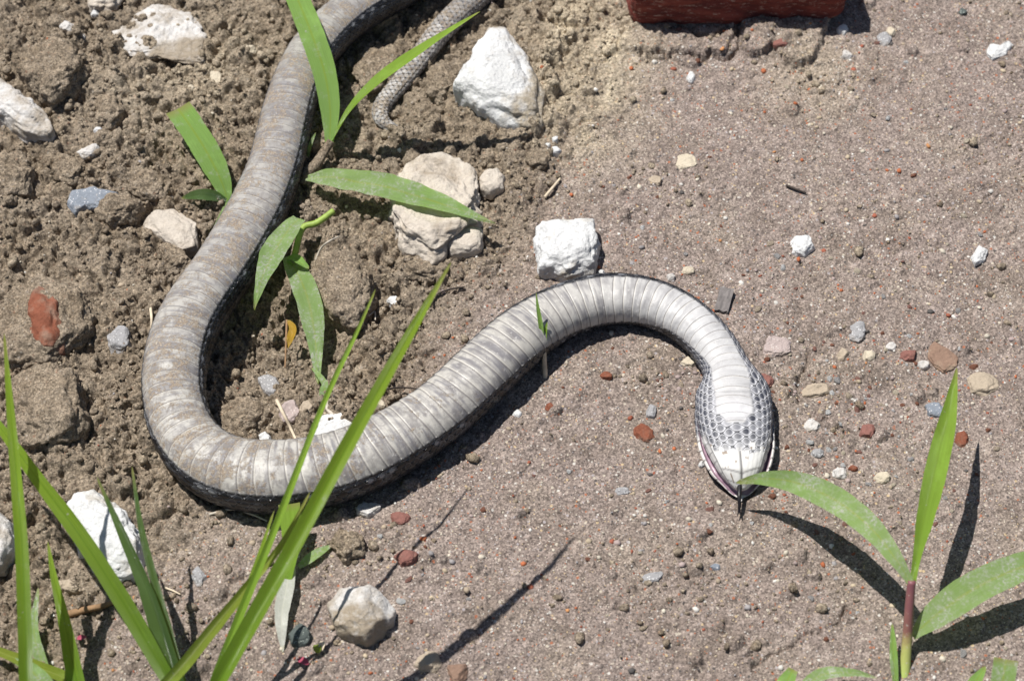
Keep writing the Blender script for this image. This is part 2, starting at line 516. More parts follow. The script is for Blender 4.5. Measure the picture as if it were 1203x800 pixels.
# ------------------------------------------------------------------ snake path (needed by the ground too)
# photo px of the axis, half width px, roll (degrees, belly turned to the right of travel)
PATH = [
    (476, 152, 2.5, 0), (460, 151, 6.0, 0), (446, 139, 9.5, 0), (450, 122, 11, 0), (468, 101, 12, 0), (490, 73, 13.5, 0), (512, 44, 15, 0),
    (538, 16, 16.5, 0), (575, -14, 18, 0), (620, -38, 19.5, 0), (660, -62, 21, 0), (672, -92, 23, 0), (640, -112, 25, 5),
    (590, -98, 27, 10), (540, -62, 28.5, 14), (500, -34, 29.5, 16), (462, -13, 30.5, 17), (427, 7, 31, 17), (396, 30, 31, 16),
    (368, 61, 31, 14), (351, 95, 31.5, 12), (339, 130, 32, 10), (331, 165, 32.5, 10), (322, 200, 33.5, 10), (306, 240, 35.5, 10),
    (285, 280, 36.5, 11), (262, 318, 37, 12), (239, 350, 37.5, 12), (220, 382, 37.5, 12), (208, 418, 37, 11), (204, 455, 36, 9),
    (209, 490, 35.5, 7), (224, 521, 36, 4), (250, 545, 38.5, 1), (282, 557, 40.5, 0), (316, 560, 41.5, 0), (350, 558, 41, 0),
    (388, 551, 40.5, 0), (424, 539, 40, 0), (456, 523, 38.5, 0), (488, 504, 37, 0), (518, 483, 36, 2), (548, 456, 36, 4), (576, 429, 36, 7),
    (604, 403, 35.5, 12), (630, 383, 34, 22), (662, 365, 32, 32), (700, 353, 31, 38), (735, 351, 30, 38), (765, 356, 29, 34),
    (794, 368, 28, 27), (820, 387, 27, 21), (841, 411, 26.5, 15), (855, 437, 28, 9), (861, 460, 41.5, 6), (862.5, 482, 44, 3), (864, 505, 43.5, 2),
    (866, 525, 42, 1), (868.5, 545, 36, 0), (870, 560, 28, 0), (870.5, 572, 18.5, 0), (870, 582, 10, 0), (869.5, 589, 2.0, 0)]
PATH = np.array(PATH, float)
FLAT = 0.86


def catmull(pts, n=24):
    p = np.vstack([2*pts[0]-pts[1], pts, 2*pts[-1]-pts[-2]])
    out = []
    u = np.linspace(0, 1, n, endpoint=False)[:, None]
    for i in range(1, len(p)-2):
        a, b, c, d = p[i-1], p[i], p[i+1], p[i+2]
        out.append(0.5*((2*b)+(-a+c)*u+(2*a-5*b+4*c-d)*u*u+(-a+3*b-3*c+d)*u**3))
    out.append(p[-2][None])
    return np.vstack(out)


# ------------------------------------------------------------------ ground height field
def base_px(px, py):
    """low-frequency ground height in metres as a function of photo px (ground plane)"""
    def g(cx, cy, sx, sy):
        return np.exp(-((px-cx)/sx)**2-((py-cy)/sy)**2)
    h = 0.0020*np.sin(px/170.0+1)*np.cos(py/140.0)
    h = h-0.012*g(340, 330, 75, 110)-0.010*g(290, 430, 55, 70)-0.008*g(430, 110, 50, 70)
    h = h+0.006*g(640, 120, 90, 80)+0.006*g(60, 430, 110, 120)+0.005*g(80, 90, 120, 90)
    h = h+0.004*g(820, 45, 130, 40)-0.004*g(120, 700, 90, 60)+0.003*g(540, 720, 150, 80)
    h = h+0.008*g(385, 310, 38, 34)-0.006*g(440, 350, 30, 40)
    return h


def axis_graded(lo, hi, step, far, n):
    fine = np.arange(lo, hi+step/2, step)
    g = step*np.cumsum(np.geomspace(1.3, 1.3*((far/step)/n*3), n))
    g = g/g[-1]*far
    g = np.maximum.accumulate(g)
    return np.concatenate([lo-g[::-1], fine, hi+g])


STEP = 0.00067
GX = axis_graded(-0.275, 0.275, STEP, 30.0, 36)
GY = axis_graded(-0.245, 0.285, STEP, 30.0, 36)
XX, YY = np.meshgrid(GX, GY)
near = np.clip(1-np.maximum(np.maximum(np.abs(XX)-0.275, 0), np.maximum(np.abs(YY-0.02)-0.265, 0))/0.15, 0, 1)
PXX, PYY = to_px(np.clip(XX, -0.5, 0.5), np.clip(YY, -0.4, 0.5))

# loose / compact areas
loose_poly = [(-900, -900), (735, -900), (735, 20), (712, 80), (735, 130), (700, 175), (650, 185), (628, 240), (610, 300), (548, 335), (520, 400),
              (480, 455), (430, 560), (300, 612), (215, 625), (170, 690), (110, 760), (60, 1300), (-900, 1300)]


def inside(poly, x, y):
    r = np.zeros(x.shape, bool)
    n = len(poly)
    for i in range(n):
        x0, y0 = poly[i]; x1, y1 = poly[(i+1) % n]
        if y0 == y1: continue
        c = ((y0 > y) != (y1 > y)) & (x < (x1-x0)*(y-y0)/(y1-y0)+x0)
        r ^= c
    return r


cgx = np.arange(-400, 1604, 6.0); cgy = np.arange(-400, 1204, 6.0)
CX, CY = np.meshgrid(cgx, cgy)
wob = fbm(CX/70, CY/70, oct=4, seed=3)
lm = inside(loose_poly, CX+wob*45, CY+fbm(CX/60, CY/60, oct=4, seed=9)*45).astype(float)


def blur(a, k):
    ker = np.ones(k)/k
    for _ in range(2):
        a = np.apply_along_axis(lambda r: np.convolve(np.pad(r, k//2, mode='edge'), ker, 'valid'), 0, a)
        a = np.apply_along_axis(lambda r: np.convolve(np.pad(r, k//2, mode='edge'), ker, 'valid'), 1, a)
    return a


lm = blur(lm, 11)


def bilin(grid, gx0, gy0, step, x, y):
    fx = np.clip((x-gx0)/step, 0, grid.shape[1]-1.001); fy = np.clip((y-gy0)/step, 0, grid.shape[0]-1.001)
    ix = fx.astype(int); iy = fy.astype(int); u = fx-ix; v = fy-iy
    return (grid[iy, ix]*(1-u)+grid[iy, ix+1]*u)*(1-v)+(grid[iy+1, ix]*(1-u)+grid[iy+1, ix+1]*u)*v


LOOSE = bilin(lm, -400, -400, 6.0, PXX, PYY)
# half-loose patches: below the snake at left, the grainy lower right, the crumbly bits below the brick


def gpx(cx, cy, sx, sy, a=1.0):
    return a*np.exp(-((PXX-cx)/sx)**2-((PYY-cy)/sy)**2)


SEMI = np.clip(gpx(190, 720, 120, 90, 0.55)+gpx(790, 690, 130, 80, 0.42)+gpx(960, 100, 60, 40, 0.5)+gpx(870, 45, 120, 22, 0.35)
               + gpx(960, 450, 70, 90, 0.3)+gpx(420, 650, 90, 40, 0.5)+gpx(990, 690, 60, 60, 0.25), 0, 1)
dusty = sstep(-0.25, 0.30, fbm(PXX/48, PYY/48, oct=3, seed=23))
ROUGH = np.clip(np.maximum(LOOSE*(0.60+0.40*dusty), np.maximum(SEMI, 0.30*sstep(-0.05, 0.45, fbm(PXX/55, PYY/55, oct=4, seed=27)))), 0, 1)
PALE = np.clip(gpx(680, 120, 55, 65, 1.2)+gpx(690, 40, 70, 50, 1.0)+gpx(440, 60, 30, 60, 0.3)+gpx(250, 80, 60, 60, 0.35)+gpx(170, 110, 80, 40, 0.25)
               + gpx(950, 90, 60, 40, 0.35), 0, 1)*np.clip(0.75+0.8*fbm(PXX/30, PYY/30, oct=4, seed=21), 0, 1)

H = base_px(PXX, PYY)*near
H += near*(0.0035*ROUGH*fbm(XX/0.035, YY/0.035, oct=4, seed=31) + 0.0012*fbm(XX/0.05, YY/0.05, oct=4, seed=35))
# coarse lumps of loose soil
H += near*(1-LOOSE)*(0.0011*fbm(XX/0.013, YY/0.013, oct=4, seed=37, gain=0.6)-0.0012*sstep(0.25, 0.6, fbm(XX/0.02, YY/0.02, oct=3, seed=39)))
rid = 1-np.abs(fbm(XX/0.022, YY/0.022, oct=4, seed=41))
H += near*LOOSE*0.0035*(rid-0.75)*2
H += (1-near)*0.02*fbm(XX/0.4, YY/0.4, oct=4, seed=45)
BASEH = H.copy()
ix0 = 36; iy0 = 36
NX, NY = len(GX), len(GY)


def stamp(cx, cy, r, hgt, asp, ang, power=0.5, sink=0.35):
    """union of a rounded crumb with the height field"""
    i0 = int((cx-r*1.3-GX[ix0])/STEP)+ix0; i1 = int((cx+r*1.3-GX[ix0])/STEP)+ix0+2
    j0 = int((cy-r*1.3-GY[iy0])/STEP)+iy0; j1 = int((cy+r*1.3-GY[iy0])/STEP)+iy0+2
    if i0 < ix0 or j0 < iy0 or i1 > NX-ix0 or j1 > NY-iy0: return
    dx = XW[j0:j1, i0:i1]-cx; dy = YW[j0:j1, i0:i1]-cy
    c, s = math.cos(ang), math.sin(ang)
    u = (dx*c+dy*s)/asp; v = (-dx*s+dy*c)*asp
    q = 1-(u*u+v*v)/(r*r)
    jc = min(max(int((cy-GY[iy0])/STEP)+iy0, 0), NY-1); ic = min(max(int((cx-GX[ix0])/STEP)+ix0, 0), NX-1)
    top = BASEH[jc, ic]+hgt*(np.maximum(q, 0)**power)-hgt*sink
    sub = H[j0:j1, i0:i1]
    H[j0:j1, i0:i1] = np.where(q > 0, np.maximum(sub, top), sub)


def rough_at(x, y):
    px, py = to_px(x, y)
    return px, py


XW = XX+0.0019*fbm(XX/0.0042, YY/0.0042, oct=3, seed=46, gain=0.6)
YW = YY+0.0019*fbm(XX/0.0042, YY/0.0042, oct=3, seed=48, gain=0.6)
ncr = 80000
rx = rng.uniform(-0.275, 0.275, ncr); ry = rng.uniform(-0.245, 0.285, ncr)
jx = np.clip(((rx-GX[ix0])/STEP).astype(int)+ix0, 0, NX-1); jy = np.clip(((ry-GY[iy0])/STEP).astype(int)+iy0, 0, NY-1)
rr = ROUGH[jy, jx]; keep = rng.uniform(0, 1, ncr) < rr**1.3
rad = 0.00080*(rng.pareto(2.15, ncr)+1)
rad = np.clip(rad, 0, 0.0065)*(0.55+0.45*rr)
order = np.argsort(rad)
for k in order:
    if keep[k]:
        stamp(rx[k], ry[k], rad[k], rad[k]*rng.uniform(0.8, 1.5), rng.uniform(0.8, 1.3), rng.uniform(0, 3.14), 0.42, rng.uniform(0.15, 0.5))
# grains half pressed into the compact soil
ngr = 17000
rx = rng.uniform(-0.275, 0.275, ngr); ry = rng.uniform(-0.245, 0.285, ngr)
rad = np.clip(0.0007*(rng.pareto(2.6, ngr)+1), 0, 0.003)
for k in range(ngr):
    stamp(rx[k], ry[k], rad[k], rad[k]*rng.uniform(0.35, 0.8), rng.uniform(0.8, 1.3), rng.uniform(0, 3.14), 0.6, 0.35)
H += near*0.0009*(0.40+0.9*ROUGH)*fbm(XX/0.0046, YY/0.0046, oct=3, seed=51, gain=0.75)
H += near*(0.0015*ROUGH+0.0002)*(0.55-worley(XW/0.0028, YW/0.0026, seed=53))
H -= near*LOOSE*0.0030*sstep(0.80, 0.97, 1-np.abs(fbm(XX/0.016, YY/0.016, oct=4, seed=57, gain=0.6)))


# cracks in the crust
def crack(pts, width, depth):
    p = catmull(np.array(pts, float), 14)
    p = p+np.stack([fbm(p[:, 0]/9, p[:, 1]/9, oct=3, seed=61), fbm(p[:, 0]/9, p[:, 1]/9, oct=3, seed=67)], -1)*7
    w = P(p[:, 0], p[:, 1])
    for q in w:
        i0 = int((q[0]-GX[ix0])/STEP)+ix0; j0 = int((q[1]-GY[iy0])/STEP)+iy0
        k = int(width/STEP)+3
        if i0-k < ix0 or j0-k < iy0 or i0+k > NX-ix0 or j0+k > NY-iy0: continue
        sl = (slice(j0-k, j0+k+1), slice(i0-k, i0+k+1))
        d = np.hypot(XX[sl]-q[0], YY[sl]-q[1])
        wv = width*(0.6+0.8*vnoise(np.array([q[0]*300]), np.array([q[1]*300]), seed=5)[0])
        H[sl] = np.minimum(H[sl], BASEH[sl]-depth*np.clip(1.25-d/wv, -9, 1))


# raised crust slabs under the brick
def slab(poly, hgt, seed):
    global H
    poly = np.array(poly, float)
    cx, cy = poly.mean(0)
    ang = np.arctan2(PYY-cy, PXX-cx); rr_ = np.hypot(PXX-cx, PYY-cy)
    pa = np.arctan2(poly[:, 1]-cy, poly[:, 0]-cx); pr = np.hypot(poly[:, 0]-cx, poly[:, 1]-cy)
    o = np.argsort(pa)
    rad_ = np.interp(ang, pa[o], pr[o], period=2*math.pi)
    e = (rad_-rr_)+9*fbm(PXX/16, PYY/16, oct=3, seed=seed, gain=0.5)
    H = H+hgt*sstep(-1.0, 3.2, e)*(1+0.25*fbm(PXX/10, PYY/10, oct=3, seed=seed+5))*near


slab([(722, 60), (745, 34), (800, 24), (856, 26), (864, 44), (852, 64), (835, 74), (790, 70), (750, 66)], 0.0030, 71)
slab([(868, 60), (874, 35), (930, 26), (980, 28), (972, 46), (905, 62), (880, 72)], 0.0050, 73)
crack([(748, 68), (790, 68), (826, 73), (850, 70), (866, 60), (868, 40)], 0.0009, 0.004)
crack([(790, 38), (830, 48), (856, 42)], 0.0007, 0.002)
crack([(885, 790), (905, 770), (935, 755), (985, 730), (995, 715)], 0.0008, 0.0026)
crack([(940, 470), (942, 440), (955, 415)], 0.0008, 0.003)

# snake rests in the soil: level the ground under it
axis = catmull(PATH, 24)
hw_m = axis[:, 2]*PX
gz = base_px(axis[:, 0], axis[:, 1])
ker = np.ones(61)/61
gz = np.convolve(np.pad(gz, 30, mode='edge'), ker, 'valid')
HEAD_T = axis[:, 1] > 1e9
axis_b = hw_m*FLAT
# head is flatter than the body
idx_head = np.array([i/24.0 for i in range(len(axis))])     # control-point index
I_NECK = 52.0
hd = sstep(I_NECK, I_NECK+3.0, idx_head)
axis_b = axis_b*(1-hd)+np.minimum(axis_b, np.minimum(0.0092, hw_m*0.72+0.0004))*hd
tail_low = 0.0
lift = 0.006*np.exp(-((idx_head-14)/5)**2)
axis_z = gz+axis_b*0.93+lift
AX = P(axis[:, 0], axis[:, 1], axis_z)
for i in range(0, len(AX), 2):
    q = AX[i]; r = hw_m[i]*0.98
    i0 = int((q[0]-GX[ix0])/STEP)+ix0; j0 = int((q[1]-GY[iy0])/STEP)+iy0
    k = int(r/STEP)+2
    if i0-k < ix0 or j0-k < iy0 or i0+k > NX-ix0 or j0+k > NY-iy0: continue
    sl = (slice(j0-k, j0+k+1), slice(i0-k, i0+k+1))
    d = np.hypot(XX[sl]-q[0], YY[sl]-q[1])
    lim = axis_z[i]-axis_b[i]*0.98+np.maximum(0, (d/r)-0.55)*axis_b[i]*1.1
    H[sl] = np.where(d < r, np.minimum(H[sl], lim), H[sl])

gi = np.arange(NX*NY).reshape(NY, NX)
quads = np.stack([gi[:-1, :-1], gi[:-1, 1:], gi[1:, 1:], gi[1:, :-1]], -1).reshape(-1, 4)
ground_me = fast_mesh("ground", np.stack([XX, YY, H], -1).reshape(-1, 3), quads)
set_float(ground_me, 1-np.clip(LOOSE+0.25*SEMI, 0, 1), "compact")
set_float(ground_me, PALE*near, "pale")
tag(link("ground", ground_me, M['soil']), "brown bare soil, crumbly at left and trodden flat at right", None, None, "structure")


def gh(x, y):
    fx = np.interp(x, GX, np.arange(NX)); fy = np.interp(y, GY, np.arange(NY))
    return float(H[int(round(float(fy))), int(round(float(fx)))])


def gsm(x, y, r=0.004):
    """mean ground height round a point"""
    return float(np.mean([gh(x+dx*r, y+dy*r) for dx in (-1, 0, 1) for dy in (-1, 0, 1)]))


# ------------------------------------------------------------------ the snake
def build_snake():
    ds = 0.00050
    seg = np.linalg.norm(np.diff(AX, axis=0), axis=1)
    s = np.concatenate([[0], np.cumsum(seg)])
    n = int(s[-1]/ds)
    S = np.linspace(0, s[-1], n)
    ip = lambda a: np.interp(S, s, a)
    C = np.stack([ip(AX[:, k]) for k in range(3)], -1)
    sm = np.ones(25)/25
    for k in range(3):
        C[:, k] = np.convolve(np.pad(C[:, k], 12, mode='edge'), sm, 'valid')
    C[0] = AX[0]; C[-1] = AX[-1]
    A = ip(hw_m); B = ip(axis_b); ROLL = np.radians(ip(axis[:, 3])); IDX = ip(idx_head)
    T = np.gradient(C, axis=0); T /= np.linalg.norm(T, axis=1)[:, None]
    Rt = np.cross(T, np.array([0, 0, 1.0])); Rt /= np.linalg.norm(Rt, axis=1)[:, None]
    Up = np.cross(Rt, T)
    K = 172
    psi = np.linspace(-math.pi, math.pi, K, endpoint=False)
    PS, SS = np.meshgrid(psi, S)
    A2 = A[:, None]; B2 = B[:, None]
    beta = PS-ROLL[:, None]
    beta = (beta+math.pi) % (2*math.pi)-math.pi
    # body profile: a rounded, slightly squared ellipse
    sx, cz = np.sin(PS), np.cos(PS)
    e = 0.90
    bx = np.sign(sx)*np.abs(sx)**e*A2
    bz = np.sign(cz)*np.abs(cz)**e*B2
    # ---------------- head profile
    arc = S[-1]-S                     # distance back from the snout
    HL = S[-1]-np.interp(I_NECK+1.6, idx_head, s)
    t = np.clip(1-arc/HL, 0, 1)       # 0 neck .. 1 snout
    t2 = t[:, None]
    # lower jaw (faces the viewer) is narrower and ends before the snout
    jawfrac = np.interp(t, [0, 0.35, 0.5, 0.7, 0.8, 0.87, 0.905, 0.93, 1.0], [0.97, 0.95, 0.90, 0.80, 0.74, 0.64, 0.46, 0.08, 0.0])[:, None]
    open_ = np.interp(t, [0.30, 0.50, 0.9, 1], [0.0, 1.0, 1.0, 1.0])[:, None]
    pc = R(74)                         # ring angle taken by the lower jaw
    pg = R(100)                        # end of the mouth gap
    ap = np.abs(PS); sg = np.sign(PS)
    jw = jawfrac*A2
    chin_h = np.interp(t, [0, 0.4, 0.75, 0.9, 0.93, 1], [1.0, 0.96, 0.80, 0.62, 0.12, 0.10])[:, None]*B2
    f = np.clip(ap/pc, 0, 1)
    jx_ = jw*np.sin(f*math.pi/2)**0.92
    jz_ = chin_h*np.cos(f*math.pi/2)**0.8+0.10*B2*(1-0.6*open_)
    # gap: from jaw edge, dip in and down, out to the inside of the upper lip
    g = np.clip((ap-pc)/(pg-pc), 0, 1)
    gap_out = A2*0.965
    gx_ = jw+(gap_out-jw)*sstep(0.25, 1.0, g)-A2*0.05*np.sin(g*math.pi)*open_
    gz_ = 0.10*B2*(1-0.6*open_)+(-0.34*B2*open_)*np.sin(np.clip(g*1.35, 0, 1)*math.pi/2)+0.30*B2*open_*sstep(0.62, 1.0, g)
    # skull: lip rim then under
    q = np.clip((ap-pg)/(math.pi-pg), 0, 1)
    lipz = (0.10*(1-0.6*open_)+(-0.34+0.30)*open_)*B2
    kx_ = A2*(0.965+0.05*np.sin(np.clip(q/0.22, 0, 1)*math.pi))*np.cos(np.clip((q-0.1)/0.9, 0, 1)*math.pi/2)**0.75
    kz_ = lipz+(-B2-lipz)*np.sin(q*math.pi/2)**1.1
    hx = np.where(ap < pc, jx_, np.where(ap < pg, gx_, kx_))*sg
    hz = np.where(ap < pc, jz_, np.where(ap < pg, gz_, kz_))
    w = sstep(0.02, 0.34, t)[:, None]
    X = bx*(1-w)+hx*w
    Z = bz*(1-w)+hz*w
    # crude outward normal in the ring plane
    nx = sx*B2; nz = cz*A2
    nl = np.hypot(nx, nz); nx, nz = nx/nl, nz/nl
    # ---------------- scale fields
    BW = np.radians(np.interp(IDX, [49, 51.5, 52.5, 53.5, 54.5, 56], [62, 56, 46, 33, 24, 22]))[:, None]
    ab = np.abs(beta)
    pitch = np.interp(IDX, [0, 4, 12, 18, 28, 36, 44, 50, 53, 55], [0.0030, 0.0036, 0.0048, 0.0062, 0.0073, 0.0076, 0.0068, 0.0058, 0.0056, 0.0056])*np.interp(IDX, [18, 30, 44], [0.74, 0.82, 0.86])
    U = np.concatenate([[0], np.cumsum(np.diff(S)/((pitch[1:]+pitch[:-1])/2))])[:, None]
    jit = 0.14*fbm(U*0.8+0*PS, 0*PS+3.3, oct=2, seed=81)
    bow = -0.42*(1-np.cos(np.clip(ab/BW, 0, 1.2)*1.25))
    uu = U+jit+bow+0.05*fbm(U*1.1, beta*1.4, oct=2, seed=83)
    fr = uu-np.floor(uu); cell = np.floor(uu)
    belly = sstep(BW+0.05, BW-0.05, ab)
    throat = sstep(-0.01, 0.015, t[:, None]-(0.47-0.26*np.abs(beta)-0.02*np.cos(beta*20)))            # ventrals give way to chin scales
    isb = belly*(1-throat)
    tail_w = sstep(9.0, 6.0, IDX)[:, None]
    plate = (np.clip(fr/0.14, 0, 1)**0.7*(1-fr)**1.1*0.00042-0.00014)*(1+0.5*sstep(44, 51, IDX)[:, None])
    plate = plate*np.clip(A2/0.013, 0.25, 1.0)
    # small overlapping scales
    Ls = np.interp(IDX, [0, 8, 20, 40, 52, 55, 58], [0.0026, 0.0032, 0.0042, 0.0046, 0.0042, 0.0046, 0.0050])
    US = np.concatenate([[0], np.cumsum(np.diff(S)/Ls[1:])])[:, None]
    rows = np.interp(IDX, [0, 4, 9, 16], [11, 15, 22, 34])[:, None]
    vv = beta/(2*math.pi)*rows
    best = np.full(beta.shape, -9.0); cu = np.zeros_like(best); du_b = np.zeros_like(best); dv_b = np.zeros_like(best)
    vi0 = np.round(vv)
    for k in (-1, 0, 1):
        vi = vi0+k
        off = 0.5*(np.mod(vi, 2))
        ui0 = np.round(US-off)
        for m in (-1, 0, 1):
            ui = ui0+m
            du = US-(ui+off); dv = vv-vi
            hgt = 1-(du/0.74)**2-(dv/0.78)**2-0.55*du   # overlaps towards the tail
            up = hgt > best
            best = np.where(up, hgt, best); cu = np.where(up, ui*57.0+vi*13.0, cu)
            du_b = np.where(up, du, du_b); dv_b = np.where(up, dv, dv_b)
    sc = np.clip((best-0.26)/0.80, 0, 1)
    scale_rel = (sc**0.7)*0.00050-0.0002+0.00012*np.exp(-(dv_b/0.09)**2)*(1-throat)
    scale_rel = scale_rel*np.clip(A2/0.011, 0.55, 1.0)*(1.5+0.5*sstep(0.0, 0.2, t)[:, None])
    cellr = _hash(cu.astype(np.int64), np.ones(beta.shape, np.int64), np.zeros(beta.shape, np.int64), 6)
    chinzone = sstep(-0.01, 0.015, t[:, None]-(0.69+0.10*(cellr-0.5)-0.10*np.abs(np.sin(PS))))           # large plain chin shields
    gapmask = ((ap > pc+0.03) & (ap < pg-0.04)) * open_*(w > 0.6)
    frontroof = (t2 > 0.915)*(t2 < 0.965)*(ap < pg-0.04)
    lip = (((ap >= pg-0.04) & (ap < pg+0.42)) | (t2 >= 0.965))*sstep(0.40, 0.52, t)[:, None]
    chin = chinzone*(ap < pc)*(t2 <= 0.93)
    chin_line = chin*np.exp(-(np.sin(PS)*A2/0.00045)**2)
    rel = plate*isb*(1-tail_w)+scale_rel*(1-isb*(1-tail_w))
    rel = np.where((gapmask > 0.3) | (frontroof > 0), 0, rel)
    rel = rel*(1-0.75*chin)-chin_line*0.0007
    # lip scale grooves
    lg = np.abs(((arc[:, None]/0.0052) % 1)-0.5)
    rel = np.where(lip > 0.5, 0.0002-0.0003*sstep(0.44, 0.5, lg), rel)
    neckw0 = sstep(43, 50, IDX)[:, None]
    # skin slack wrinkles on the inside of the bends
    wr = (0.00024*fbm(SS/0.006, beta*1.5, oct=3, seed=91)+0.00030*neckw0*fbm(SS/0.0022, beta*0.9, oct=3, seed=93))*isb
    endt = np.clip(arc/0.004, 0, 1)[:, None]*np.clip(S/0.004, 0, 1)[:, None]
    rel = (rel+wr)*endt
    X = X+nx*rel; Z = Z+nz*rel
    V = C[:, None, :]+X[..., None]*Rt[:, None, :]+Z[..., None]*Up[:, None, :]
    # ---------------- colour
    def c3(*c): return np.array(c, float)
    def lerp(a, b, k): return a*(1-k[..., None])+b*k[..., None]
    sh = beta.shape
    crand = _hash(cell.astype(np.int64), np.zeros(sh, np.int64), np.zeros(sh, np.int64), 5)
    mott = fbm(U*1.3, beta*2.2, oct=5, seed=101)
    streak = fbm(U*5.0, beta*0.9, oct=4, seed=103)
    neckw = sstep(44, 51, IDX)[:, None]*np.ones(sh)
    back = sstep(36, 20, IDX)[:, None]*np.ones(sh)
    pale = lerp(np.broadcast_to(c3(0.44, 0.42, 0.385), sh+(3,)), np.broadcast_to(c3(0.50, 0.495, 0.495), sh+(3,)), neckw)
    pale = lerp(pale, np.broadcast_to(c3(0.31, 0.295, 0.275), sh+(3,)), back*0.9)
    slate = np.broadcast_to(c3(0.175, 0.168, 0.18), sh+(3,))
    k = np.clip(0.30+1.05*mott+1.3*streak+0.25*(crand-0.5)+0.22*back+0.35*sstep(0.62, 1.0, ab/BW)*(0.4+0.6*back), 0, 1)*(1-0.72*neckw)
    k = k*(0.45+0.55*sstep(0.04, 0.5, fr))
    bel = lerp(pale, slate, np.clip(k, 0, 0.92))
    edge = np.exp(-((fr-0.12)/0.065)**2)
    edge = edge*0
    bel = lerp(bel, np.broadcast_to(c3(0.66, 0.63, 0.57), sh+(3,)), edge*(0.50+0.2*neckw)*np.clip(0.55+1.6*fbm(U*0.7, beta*2.0, oct=3, seed=87), 0, 1))
    groove = sstep(0.84, 0.97, fr)*0.6+0.6*sstep(0.07, 0.0, fr)
    bel = lerp(bel, np.broadcast_to(c3(0.17, 0.15, 0.14), sh+(3,)), groove*0.25*(1-0.25*neckw))
    black = np.broadcast_to(c3(0.007, 0.0075, 0.010), sh+(3,))
    srand = _hash(cu.astype(np.int64), np.ones(sh, np.int64), np.zeros(sh, np.int64), 6)
    flank = lerp(black, np.broadcast_to(c3(0.026, 0.028, 0.036), sh+(3,)), np.clip(srand*0.9, 0, 1))
    first = np.exp(-((ab-R(76))/R(5))**2)*(srand > 0.72)*sstep(0.62, 0.85, sc)
    flank = lerp(flank, np.broadcast_to(c3(0.42, 0.43, 0.45), sh+(3,)), first*0.7)
    rimw = np.exp(-((sc-0.34)/0.14)**2)*np.clip(srand*1.4-0.25, 0, 1)*sstep(R(135), R(75), ab)
    flank = lerp(flank, np.broadcast_to(c3(0.30, 0.31, 0.34), sh+(3,)), rimw*0.42)
    # throat and jaw: grey scales with pale rims
    gul = lerp(np.broadcast_to(c3(0.50, 0.50, 0.53), sh+(3,)), np.broadcast_to(c3(0.045, 0.048, 0.065), sh+(3,)),
               np.clip(sstep(0.15, 0.8, sc+0.35*du_b)*(0.55+0.6*srand)+0.25*sstep(0.6, 1.0, ab/R(95)), 0, 1))
    gul = lerp(gul, np.broadcast_to(c3(0.03, 0.032, 0.04), sh+(3,)), sstep(0.26, 0.08, sc)*0.92)
    side = sstep(R(26), R(66), ab)
    gul = lerp(gul, np.broadcast_to(c3(0.055, 0.06, 0.08), sh+(3,)), side*sstep(0.25, 0.8, sc+0.25*du_b)*0.88)
    gul = lerp(gul, np.broadcast_to(c3(0.66, 0.655, 0.65), sh+(3,)), sstep(0.50, 0.72, t)[:, None]*sstep(0.3, 0.5, sc)*0.45*(1-0.6*side))
    headw = sstep(49.5, 53.5, IDX)[:, None]*np.ones(sh)*sstep(R(135), R(112), ab)
    flank = lerp(flank, gul, headw)
    tailc = lerp(np.broadcast_to(c3(0.43, 0.415, 0.40), sh+(3,)), np.broadcast_to(c3(0.10, 0.098, 0.108), sh+(3,)), np.clip(0.30+0.9*sstep(0.45, 0.1, sc)+1.2*(srand-0.5)+mott*0.6+sstep(R(60), R(120), ab)*0.35, 0, 1))
    flank = lerp(flank, tailc, tail_w*np.ones(sh))
    colr = lerp(flank, bel, isb*(1-tail_w))
    white_throat = np.exp(-(beta/0.34)**4)*np.exp(-((t2-0.33)/0.085)**4)*(1-throat)
    colr = lerp(colr, np.broadcast_to(c3(0.55, 0.545, 0.56), sh+(3,)), np.clip(white_throat*1.2, 0, 0.85))
    ch = np.broadcast_to(c3(0.66, 0.65, 0.63), sh+(3,))
    chs = fbm(SS/0.003, beta*6, oct=3, seed=111)
    ch = lerp(ch, np.broadcast_to(c3(0.22, 0.17, 0.13), sh+(3,)), sstep(0.46, 0.62, chs))
    colr = lerp(colr, ch, chin*1.0)
    colr = lerp(colr, np.broadcast_to(c3(0.03, 0.028, 0.03), sh+(3,)), np.clip(chin_line*0.9, 0, 1))
    jl = ap/pc
    sublab = (jl > 0.70)*(jl < 1.0)*sstep(0.46, 0.52, t)[:, None]*(t2 < 0.92)
    lab = lerp(np.broadcast_to(c3(0.50, 0.49, 0.48), sh+(3,)), np.broadcast_to(c3(0.06, 0.058, 0.065), sh+(3,)), np.clip(sstep(0.40, 0.49, np.abs(((arc[:, None]/0.0047+0.3) % 1)-0.5))+np.exp(-((jl-0.71)/0.03)**2), 0, 1)*0.85)
    colr = lerp(colr, lab, sublab*0.9)
    tp = t2+0.05*np.abs(np.sin(PS))
    shield = chin*(jl < 0.70)*np.clip(np.exp(-((tp-0.815)/0.006)**2)+np.exp(-((tp-0.885)/0.005)**2), 0, 1)
    colr = lerp(colr, np.broadcast_to(c3(0.10, 0.09, 0.095), sh+(3,)), shield*0.75)
    pinkc = lerp(np.broadcast_to(c3(0.36, 0.25, 0.31), sh+(3,)), np.broadcast_to(c3(0.20, 0.12, 0.165), sh+(3,)), np.clip(0.5+fbm(SS/0.004, PS*7, oct=3, seed=121), 0, 1))
    colr = lerp(colr, pinkc, np.clip(gapmask*1.0+frontroof*1.0, 0, 1))
    lipc = lerp(np.broadcast_to(c3(0.66, 0.63, 0.60), sh+(3,)), np.broadcast_to(c3(0.04, 0.04, 0.045), sh+(3,)), sstep(0.40, 0.48, lg)*0.9)
